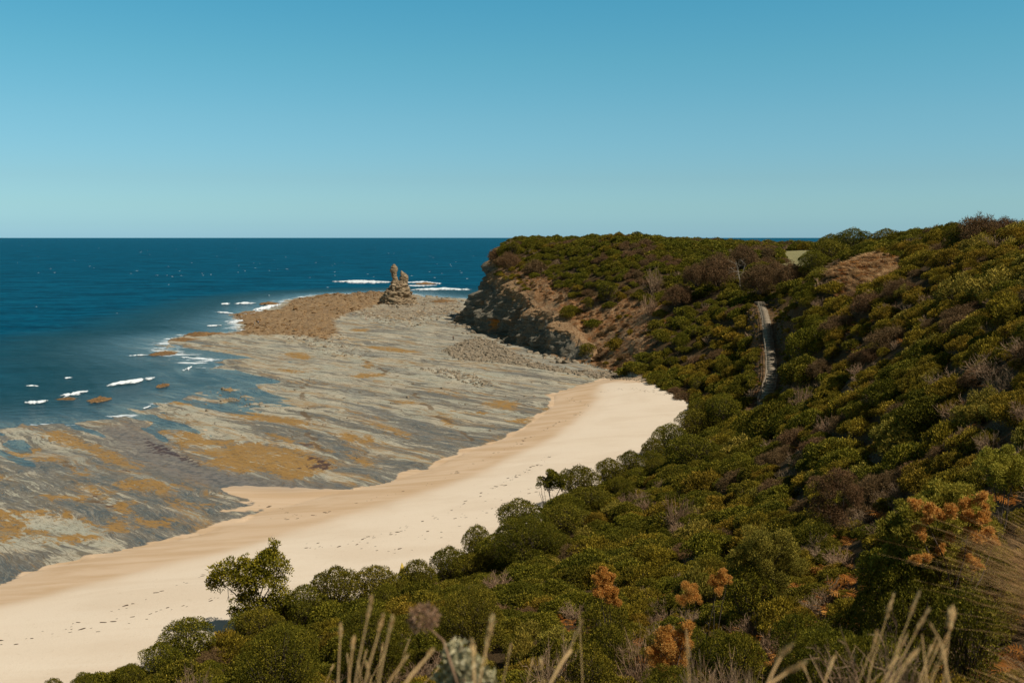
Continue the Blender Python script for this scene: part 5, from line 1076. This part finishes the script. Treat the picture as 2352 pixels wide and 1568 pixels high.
def person(pos, face, shirt, legs, label, arms='down', stride=.16):
    root = bpy.data.objects.new('person', None); C.objects.link(root); root.location = pos; root.rotation_euler = (0, 0, face); tag(root, label, 'person', 'people out on the rock platform')
    el = (.34, .04, 1.12) if arms == 'down' else (.30, -.10, 1.15); ha = (.30, -.05, .86) if arms == 'down' else (.14, -.30, 1.36)
    J = [(0, 0, .93, .13), (0, 0, 1.15, .125), (0, 0, 1.36, .14), (0, 0, 1.47, .06), (0, -.01, 1.56, .07), (0, -.01, 1.66, .095), (0, 0, 1.72, .07)]
    E = [(0, 1), (1, 2), (2, 3), (3, 4), (4, 5), (5, 6)]
    for s in (-1, 1):
        n = len(J); J += [(s*.19, 0, 1.40, .055), (s*el[0]*.85, el[1], el[2], .042), (s*ha[0], ha[1], ha[2], .032), (s*ha[0]*.97, ha[1]-.05, ha[2]-.08, .028)]; E += [(2, n), (n, n+1), (n+1, n+2), (n+2, n+3)]
        n = len(J); J += [(s*.10, 0, .86, .10), (s*.11, -stride*s*.5-.03, .48, .07), (s*.12, -stride*s, .08, .045), (s*.12, -stride*s-.17, .035, .035)]; E += [(0, n), (n, n+1), (n+1, n+2), (n+2, n+3)]
    skinned('body', J, E, M_SKIN, root)
    T = [(0, 0, .95, .15), (0, 0, 1.15, .145), (0, 0, 1.37, .16)]; TE = [(0, 1), (1, 2)]
    for s in (-1, 1): n = len(T); T += [(s*.19, 0, 1.41, .075), (s*el[0]*.85, el[1], el[2]+.02, .058)]; TE += [(2, n), (n, n+1)]
    skinned('shirt', T, TE, shirt, root)
    T = [(0, 0, .95, .15)]; TE = []
    for s in (-1, 1): n = len(T); T += [(s*.10, 0, .86, .118), (s*.11, -stride*s*.5-.03, .48, .088), (s*.12, -stride*s, .12, .066)]; TE += [(0, n), (n, n+1), (n+1, n+2)]
    skinned('trousers', T, TE, legs, root)
    skinned('hair', [(0, .03, 1.66, .095), (0, .02, 1.74, .085)], [(0, 1)], M_HAIR, root)
def at_reef(u, v): p = atZ(u, v, .35); return (p[0], p[1], float(HF(p[0], p[1])))
K_ = cloth('black cloth', (.012, .012, .012))
person(at_reef(1041, 783), .3, K_, K_, 'person in black clothes with raised arms, alone on the pale platform near the cliff', 'up')
person(at_reef(585, 746), 2.2, cloth('white cloth', (.75, .72, .66)), cloth('cream cloth', (.66, .56, .42)), 'person in pale clothes leaning forward on the brown platform edge', 'down', .2)
person(at_reef(593, 745), 2.6, cloth('light blue cloth', (.60, .68, .80)), cloth('dark shorts', (.02, .02, .025)), 'person in light blue top and dark trousers beside another at the brown platform edge')
person(at_reef(841, 737), 1.2, cloth('peach cloth', (.72, .52, .42)), cloth('tan cloth', (.50, .38, .30)), 'dark haired person in a peach top walking mid platform below the rock stack')

# ------------------------------------------------------------------ yellow beach marker
p = atY(923, 1305, 85); gz = float(HF(p[0], p[1])); M_YEL = plain('faded yellow paint', (.78, .55, .10), (.66, .45, .08), 3); M_BLK = plain('dark paint', (.05, .03, .012), (.03, .02, .01), 3)
root = bpy.data.objects.new('warning_sign', None); C.objects.link(root); root.location = (p[0], p[1], gz); tag(root, 'yellow pointed warning sign with a dark symbol, poking above shrubs at the beach edge', 'sign')
top = atY(925, 1290, 85)[2]-gz; hb_ = .95; wb = .40; A = Acc()
apex = (0, 0, top); b_ = [(-wb*.62, -.16, top-hb_), (-wb*.12-.13, -.34, top-hb_), (wb*1.1, -.16, top-hb_), (0, .30, top-hb_)]
A.add([apex, b_[1], b_[2], b_[3], b_[0]], [[0, 1, 2, 2]] and [[0, 1, 2, 3]], 0); A = Acc()
V = [apex, b_[0], b_[1], b_[2], b_[3]]
me = bpy.data.meshes.new('panel'); me.from_pydata(V, [], [(0, 1, 2), (0, 2, 3), (0, 3, 4), (0, 4, 1), (1, 4, 3, 2)]); me.materials.append(M_YEL); me.materials.append(M_BLK)
me.polygons[0].material_index = 1; o = bpy.data.objects.new('panel', me); C.objects.link(o); o.parent = root
A = Acc(); cx_, cz_ = .03, top-.52
for dx, dz, w_, h_ in ((0, .07, .07, .08), (-.03, -.03, .05, .10), (.05, -.02, .05, .07), (.02, -.10, .12, .05)): box(A, (cx_+dx, -.262-(top-(cz_+dz)-.52)*.30, cz_+dz), (w_, .02, h_))
A.obj('symbol', [M_BLK], parent=o)
A = Acc(); box(A, (0, 0, (top-hb_)/2), (.10, .10, top-hb_)); A.obj('post', [M_WOOD], parent=root)

# ------------------------------------------------------------------ landmark trees
def tree(name, base_px, Yd, lobes, mats, n, l, w, label, stems=5, leafkind=0, seed=1, cat='tree', trunk_r=.09, shell=.4, rough=.55, bark=None):
    """lobes measured from the photo: (u, v, radius px, depth m)"""
    rg_ = np.random.default_rng(seed); b = atY(base_px[0], base_px[1], Yd); g_ = float(HF(b[0], b[1])); b[2] = min(b[2], g_+.3) if g_ < b[2] else g_; b[2] = g_-.1
    L = []
    for u, v, r, dp in lobes: q = atY(u, v, Yd+dp); L.append((q[0]-b[0], q[1]-b[1], q[2]-b[2], r/FPX*Yd))
    L = np.array(L)
    if n:   # each mass of foliage is several uneven clumps
        S_ = []
        for q in L:
            for _ in range(10):
                d = nrm(rg_.normal(size=3)); S_.append([*(q[:3]+d*q[3]*rg_.uniform(.2, 1.05)), q[3]*rg_.uniform(.28, .58)])
        LB = np.array(S_)
    else: LB = L
    root = bpy.data.objects.new(name, None); C.objects.link(root); root.location = b; tag(root, label, cat)
    if n:
        A = Acc(); P, N, i = lobe_points(rg_, LB, n, shell, rough); P[:, 2] = np.maximum(P[:, 2], 0); leaves(A, P, N+np.array([0, 0, .3]), l, w, rg_, 0, 0, .9, (rg_.random(len(LB))[i]-.5)*.3); A.obj('crown', [mats], parent=root)
    B = Acc()
    for k_ in range(min(stems, len(L))):
        t = L[int(k_*len(L)/stems)]; top_ = t[:3]; st_ = np.array([rg_.normal(0, .05), rg_.normal(0, .05), 0]); mid = st_*.6+L[:, :3].mean(0)*.42*np.array([.8, .8, 1])+top_*.06+rg_.normal(size=3)*.12*np.array([1, 1, .4]); m2 = mid*.45+top_*.55+rg_.normal(size=3)*.08
        tube(B, [st_, (st_+mid)/2+rg_.normal(size=3)*.04, mid, m2, top_], trunk_r, trunk_r*.3, 6)
        for _ in range(5):
            d = nrm(rg_.normal(size=3)+np.array([0, 0, .5])); q = mid+(top_-mid)*rg_.random(); e = q+d*t[3]*rg_.uniform(.7, 1.2); m3 = (q+e)/2+rg_.normal(size=3)*.05; tube(B, [q, m3, e], trunk_r*.33, trunk_r*.1, 4)
            for _ in range(3): d2 = nrm(d+rg_.normal(size=3)*.7); tube(B, [m3, m3+d2*t[3]*.6], trunk_r*.14, trunk_r*.05, 3)
    B.obj('trunk', [bark or M_BARK], parent=root); return root
tree('tree', (590, 1500), 76, [(625, 1268, 22, .2), (612, 1300, 34, -.3), (645, 1300, 26, .4), (585, 1310, 28, 0), (632, 1252, 13, 0), (560, 1290, 17, .3), (525, 1310, 34, -.2), (500, 1330, 26, .3), (548, 1335, 36, .5), (588, 1345, 40, -.5), (640, 1345, 38, .2), (655, 1375, 22, 0), (600, 1390, 40, 0), (560, 1385, 26, -.3), (625, 1420, 42, .3), (575, 1430, 36, 0), (600, 1470, 46, 0), (645, 1450, 34, .4), (540, 1405, 14, .2), (488, 1345, 16, 0), (610, 1275, 14, -.4)],
     L_TREE, 42000, .19, .10, 'tallest bushy green tree standing up against the sand at the lower left', 8, seed=5, shell=.5, rough=.7)
tree('tree', (1264, 1185), 106, [(1262, 1100, 18, 0), (1278, 1104, 19, .1), (1252, 1110, 15, -.1), (1270, 1094, 14, .2), (1290, 1114, 14, 0), (1264, 1114, 13, .2)], L_GREEN, 12000, .16, .085, 'small umbrella shaped tree with bare trunk against the sand beside a dead one', 3, seed=6, trunk_r=.085, shell=.35, rough=.3)
tree('dead_tree', (1258, 1185), 105.5, [(1242, 1112, 8, 0), (1238, 1128, 8, .1), (1250, 1130, 8, 0), (1246, 1118, 7, -.2)], None, 0, 0, 0, 'thin leafless dead tree against the sand beside the umbrella shaped tree', 3, seed=7, trunk_r=.05)
tree('dead_tree', (1140, 1262), 90, [(1142, 1222, 10, 0), (1150, 1214, 9, .1), (1138, 1235, 9, 0)], None, 0, 0, 0, 'bleached white forked branches standing between two shrubs at the beach edge', 3, seed=8, trunk_r=.05, bark=M_PALEBARK)
tree('dead_tree', (668, 1440), 77, [(668, 1385, 9, 0), (660, 1375, 8, .1), (674, 1370, 7, 0), (664, 1400, 8, 0)], None, 0, 0, 0, 'thin pale twigs rising beside the tallest tree at the beach edge', 4, seed=9, trunk_r=.03, bark=M_PALEBARK)
tree('dead_tree', (1700, 650), 255, [(1690, 600, 22, 0), (1712, 605, 20, 0), (1700, 620, 22, 0)], None, 0, 0, 0, 'bare forked grey tree among the brown domed shrubs on the plateau', 4, seed=10, trunk_r=.12, bark=M_PALEBARK)
tree('shrub', (1395, 1440), 30, [(1385, 1318, 14, 0), (1400, 1325, 15, .1), (1372, 1330, 12, 0), (1392, 1345, 20, 0), (1378, 1362, 16, -.1), (1405, 1360, 18, 0), (1398, 1380, 12, 0), (1420, 1385, 10, 0)], L_GOLD, 26000, .050, .020, 'shrub with bright golden orange dead foliage above dark green leaves on the near slope', 4, seed=11, cat='shrub', trunk_r=.02)
tree('shrub', (1640, 1440), 27, [(1655, 1322, 16, 0), (1672, 1335, 12, .1), (1638, 1338, 14, 0), (1650, 1350, 14, 0)], L_GOLD, 12000, .035, .014, 'spray of rusty orange dead foliage leaning above the dark gap on the near slope', 3, seed=12, cat='shrub', trunk_r=.02)
tree('shrub', (1540, 1600), 19, [(1520, 1470, 30, 0), (1550, 1500, 30, .1), (1500, 1510, 26, 0), (1570, 1470, 22, 0), (1530, 1540, 30, 0), (1585, 1440, 18, 0)], L_GOLD, 34000, .036, .014, 'large rusty orange shrub low on the near slope at the bottom centre', 4, seed=13, cat='shrub', trunk_r=.02)
tree('shrub', (1590, 1420), 30, [(1580, 1360, 20, 0), (1565, 1375, 18, 0), (1600, 1372, 14, 0)], L_GOLD, 12000, .035, .014, 'small coppery dead shrub just above the large rusty orange shrub', 3, seed=14, cat='shrub', trunk_r=.02)
L_TIP = leaf_mat('yellow tipped leaves', [(.075, .085, .010), (.36, .33, .035), (.85, .75, .13)], [(.08, .06, .010), (.36, .21, .03), (.80, .42, .07)], .35, .3)
tree('shrub', (2150, 1420), 15.5, [(2100, 1180, 40, 0), (2150, 1150, 44, .1), (2200, 1160, 42, 0), (2250, 1180, 40, .2), (2060, 1220, 36, 0), (2120, 1240, 50, -.3), (2190, 1240, 50, -.2), (2260, 1240, 40, 0), (2080, 1290, 44, 0), (2150, 1310, 50, -.4), (2220, 1300, 46, -.2), (2050, 1340, 34, 0), (2000, 1300, 26, .1), (1985, 1330, 24, 0)], L_TIP, 90000, .055, .016, 'large bush with yellow green tips and orange leaves beside the golden grass at the edge', 9, seed=15, cat='shrub', trunk_r=.025, shell=.5, rough=.6)
ORG = [(rng.uniform(2095, 2295), rng.uniform(1140, 1300), rng.uniform(8, 15), rng.uniform(-.7, -.1)) for _ in range(30)]
tree('shrub', (2200, 1430), 15.2, ORG, L_GOLD, 40000, .040, .013, 'orange dying foliage threaded through the yellow tipped bush', 4, seed=19, cat='shrub', trunk_r=.02, shell=.7, rough=.8)
tree('shrub', (2290, 1130), 22, [(2270, 1065, 30, 0), (2310, 1050, 30, .1), (2340, 1080, 32, 0), (2290, 1095, 30, 0)], L_TIP, 26000, .045, .016, 'spiky open bush with dark branches at the edge above the golden grass', 6, seed=16, cat='shrub', trunk_r=.025, shell=.5, rough=.6)
tree('shrub', (1780, 1400), 34, [(1740, 1250, 40, 0), (1800, 1245, 40, .1), (1700, 1290, 34, 0), (1760, 1300, 44, 0), (1820, 1290, 34, 0), (1780, 1345, 36, 0), (1730, 1340, 34, 0)], L_SAGE, 50000, .065, .022, 'broad glossy grey green bush in the middle of the near slope', 6, seed=17, cat='shrub', trunk_r=.03)
tree('shrub', (1960, 1220), 46, [(1900, 1130, 34, 0), (1940, 1110, 34, .1), (1880, 1165, 30, 0), (1920, 1180, 34, 0), (1960, 1150, 26, 0)], L_BROWN, 26000, .10, .022, 'dull brown half dead bush rising on the slope behind the sage bush', 6, seed=18, cat='shrub', trunk_r=.03)

# ------------------------------------------------------------------ plants right in front of the camera
def stalk(tip, base, Yd, label, th=.005, head=.26, hw=.011, mid=None, seed=0):
    rg_ = np.random.default_rng(seed); a = atY(*tip, Yd); b = atY(*base, Yd*.97); g_ = float(HF(b[0], b[1])); dirn = (b-a)/max(abs((b-a)[2]), 1e-3); b2 = b+dirn*max(b[2]-g_, .05)*np.array([.5, .5, 1]); b2[2] = g_-.02
    pts = [b2, b, *([atY(*m_, Yd) for m_ in (mid or [])]), a]; P = np.array(pts); t0 = np.linspace(0, 1, len(P)); t = np.linspace(0, 1, 14); P = np.stack([np.interp(t, t0, P[:, j]) for j in range(3)], 1)
    P = np.concatenate([P[:1], (P[:-2]+P[1:-1]*2+P[2:])/4, P[-1:]]); root = bpy.data.objects.new('grass_stalk', None); C.objects.link(root); root.location = P[0]; tag(root, label, 'grass stalk', 'dry seeding grass stalks in front of the camera')
    A = Acc(); tube(A, P-P[0], th*.5, th*.22, 5); A.obj('stem', [L_STALK], parent=root)
    A = Acc(); n = 130; L = np.linalg.norm(a-b)*head; ax = nrm(P[-1]-P[-4]); q = rg_.random(n); hw *= .7; c_ = P[-1]-P[0]-ax*(q*L)[:, None]+rg_.normal(size=(n, 3))*hw*.22*np.sin(np.pi*np.clip(q*.9+.05, 0, 1))[:, None]
    leaves(A, c_, ax*2+rg_.normal(size=(n, 3))*.3, hw*1.3, hw*.28, rg_, 0, -.4, .35); A.obj('seed_head', [L_STALK], parent=root)
stalk((853, 1376), (815, 1560), 2.3, 'thickest feathery grass stalk of the group at the bottom left of centre', seed=1, hw=.014)
stalk((880, 1418), (838, 1560), 2.1, 'brown grass stalk standing just beside the thickest feathery one', seed=2)
stalk((901, 1420), (868, 1566), 2.0, 'slim grass stalk third from the thickest feathery one', seed=3)
stalk((783, 1436), (776, 1566), 2.4, 'dull brown grass stalk at the outer edge of its group', seed=4)
stalk((812, 1470), (800, 1566), 2.2, 'short pale grass stalk between the outer two', seed=5)
stalk((1131, 1420), (1100, 1566), 1.9, 'thick pale cream grass stalk beside the silver leaved shrub', .006, .5, .014, seed=6)
stalk((1085, 1476), (1090, 1566), 1.9, 'short blunt pale stalk in front of the silver leaved shrub', .006, .5, .012, seed=7)
stalk((992, 1496), (928, 1568), 1.8, 'fat pale stalk leaning steeply at the bottom centre', .008, .2, .010, seed=8)
stalk((936, 1506), (890, 1568), 2.0, 'fine leaning stalk beside the fat pale one', .004, .2, .006, seed=9)
stalk((1338, 1424), (1255, 1566), 2.0, 'bare grey stalk curving upward from the bottom centre', .007, .1, .006, [(1320, 1480), (1290, 1530)], seed=10)
stalk((1330, 1400), (1338, 1566), 2.6, 'thin dark upright stalk behind the curving grey one', .003, .1, .004, seed=11)
stalk((1577, 1452), (1583, 1566), 2.2, 'single rusty upright seed stalk at the bottom below the orange shrub', .004, .6, .010, seed=12)
stalk((1818, 1484), (1762, 1566), 1.9, 'broad curved straw plume bending away at the bottom', .006, .5, .013, [(1795, 1505)], seed=13)
stalk((1845, 1526), (1770, 1568), 1.7, 'lower curved straw plume under the broad one', .006, .5, .012, [(1800, 1548)], seed=14)
stalk((1916, 1510), (1893, 1566), 2.2, 'short straw spike standing alone near the bottom', .004, .6, .010, seed=15)
stalk((1842, 1524), (1862, 1566), 2.4, 'thin orange spike between plume and straw spike', .003, .6, .007, seed=16)
stalk((2052, 1368), (1990, 1566), 2.5, 'tall brown seed stalk, outer one of the tall pair near the golden grass', .004, .3, .013, seed=17)
stalk((2110, 1364), (2030, 1566), 2.4, 'tall brown seed stalk, inner one of the tall pair near the golden grass', .004, .3, .013, seed=18)
stalk((2131, 1402), (2040, 1568), 2.2, 'leaning brown seed stalk crossing behind the tall pair', .004, .35, .012, seed=19)
stalk((2186, 1408), (2176, 1480), 2.1, 'short fuzzy brown seed head nearest the golden grass', .003, .6, .020, seed=20)
stalk((2137, 1434), (2180, 1568), 2.0, 'bare bent tan stalk leaning away from the golden grass', .007, .05, .006, [(2160, 1470)], seed=21)
stalk((2118, 1460), (2130, 1568), 2.3, 'bare grey twig next to the bent tan stalk', .005, .05, .005, seed=22)
for q in range(14):
    u = rng.uniform(1980, 2250); dx = rng.uniform(10, 70); v = rng.uniform(1420, 1520); Yd = rng.uniform(1.9, 3.0); stalk((u, v), (u-dx, 1568), Yd, uniq('thin dry stalk by golden grass', *atY(u, v, Yd)), .0025, .35, .008, seed=40+q)
for q in range(16):
    u = rng.uniform(760, 1250); dx = rng.uniform(-20, 40); v = rng.uniform(1470, 1545); Yd = rng.uniform(2.0, 3.4); stalk((u, v), (u-dx, 1572), Yd, uniq('thin short dry grass stem', *atY(u, v, Yd)), .0022, .3, .006, seed=60+q)
for q in range(10):
    x, y = [(1.9, 3.6), (2.3, 3.3), (1.6, 2.9), (2.2, 4.4), (1.75, 3.9), (2.5, 4.9), (1.3, 3.3), (2.7, 4.2), (1.9, 5.2), (2.9, 5.6)][q]
    o = bpy.data.objects.new('bracken' if q % 2 else 'grass_tussock', LIB[('fern' if q % 2 else 'tussock', 'near')][q % 3]); C.objects.link(o); r = .28+.03*(q % 4); o.location = (x, y, float(HF(x, y))-.03); o.scale = (r, r, r*1.1); o.rotation_euler = (0, 0, q*1.9); tag(o, uniq('low dry clump beside the golden grass', x, y, o.location[2]+.2), 'fern' if q % 2 else 'grass', 'low dry clumps beside the camera')
# dried flower head
fc = atY(972, 1419, 2.4); fb = atY(1050, 1570, 2.3); g_ = float(HF(fb[0], fb[1])); root = bpy.data.objects.new('dried_flower', None); C.objects.link(root); root.location = fc
tag(root, 'round dried brown flower head on a thin stem in front of dark green scrub', 'dried flower')
A = Acc(); pts = np.array([fc, atY(995, 1450, 2.38), atY(1018, 1470, 2.36), atY(1035, 1520, 2.3), fb, (fb[0]+.03, fb[1], g_)])-fc; tube(A, pts, .0022, .0035, 5)
for _ in range(14): e = nrm(rng.normal(size=3))*.030; tube(A, [pts[1]*.8, e*.5+pts[1]*.25, e], .0012, .0006, 3)
A.obj('stem', [L_TWIG], parent=root)
A = Acc(); n = 620; d = nrm(rng.normal(size=(n, 3))); c_ = d*(.022+.013*rng.random((n, 1)))*np.array([1.08, 1, .95]); leaves(A, c_, d, .0105, .0055, rng, 0, 0, .7)
k = leaf_mat('dried petals', [(.20, .10, .05), (.42, .25, .14), (.62, .43, .28)], [(.25, .10, .05), (.45, .25, .13), (.66, .45, .28)], .2); A.obj('flower_head', [k], parent=root)
# silver leaved shrub
L_SILV = leaf_mat('silver leaves', [(.30, .27, .13), (.52, .46, .26), (.76, .68, .44)], [(.34, .26, .13), (.60, .48, .27), (.80, .66, .42)], .15)
sb = atY(1075, 1640, 2.5); root = bpy.data.objects.new('silver_shrub', None); C.objects.link(root); root.location = sb; tag(root, 'small silver grey leaved shrub with pale tips at the bottom centre', 'shrub'); A = Acc(); B = Acc()
for u, v, q in [(1040, 1462, 0), (1028, 1495, .05), (1055, 1485, -.05), (1070, 1500, .05), (1022, 1530, 0), (1050, 1525, .08), (1080, 1530, -.06), (1100, 1515, .05), (1115, 1540, 0), (1005, 1550, 0), (1035, 1558, .1), (1065, 1560, 0), (1095, 1560, -.05), (1130, 1560, .05), (1060, 1470, .1)]:
    t = atY(u, v, 2.5+q)-sb; mid = t*.6+rng.normal(size=3)*.01; tube(B, [(0, 0, -.3), t*.3, mid, t], .004, .0018, 4); n = 60; s_ = rng.random(n)**.7; c_ = t-(t-mid)*s_[:, None]*1.0+rng.normal(size=(n, 3))*.006
    leaves(A, c_, nrm(rng.normal(size=(n, 3))+np.array([0, 0, .8])), .024, .009, rng, 0, 0, .6)
A.obj('foliage', [L_SILV], parent=root); B.obj('stems', [L_TWIG], parent=root)
L_GOLDGRASS = leaf_mat('golden brown grass', [(.22, .11, .04), (.42, .24, .095), (.60, .40, .19)], [(.25, .12, .045), (.45, .25, .10), (.62, .41, .20)], .25)
# golden grass tussock rising at the edge of the frame
for (x, y, hgt, spd, n, lab) in [(2.92, 4.0, 1.25, .32, 6500, 'big golden brown grass tussock sweeping sideways at the edge beside the yellow tipped bush'), (2.2, 3.15, .55, .28, 4000, 'lower straw tussock in front of the big golden one'), (3.9, 5.2, 1.2, .4, 3000, 'golden grass tussock standing just behind the big golden one')]:
    A = tussock(int(x*100), n, hgt, (-.12, .05), spd, .0046, 9); o = A.obj('grass_tussock', [L_GOLDGRASS]); o.location = (x, y, float(HF(x, y))-.02); tag(o, lab, 'grass', 'golden tussocks beside the camera')
for i, (x, y, r) in enumerate([(1.1, 2.6, .22), (.6, 2.8, .2), (-.2, 3.0, .2), (.9, 3.9, .25), (1.6, 4.2, .28)]):
    o = bpy.data.objects.new('dead_shrub', LIB[('dead', 'near')][i % 3]); C.objects.link(o); o.location = (x, y, float(HF(x, y))-.05); o.scale = (r*1.5, r*1.5, r*2.3); o.rotation_euler = (0, 0, i*1.3); tag(o, uniq('fine dry twigs close below the camera', x, y, o.location[2]+r*1.5), 'dead shrub', GROUPS['dead_shrub'])
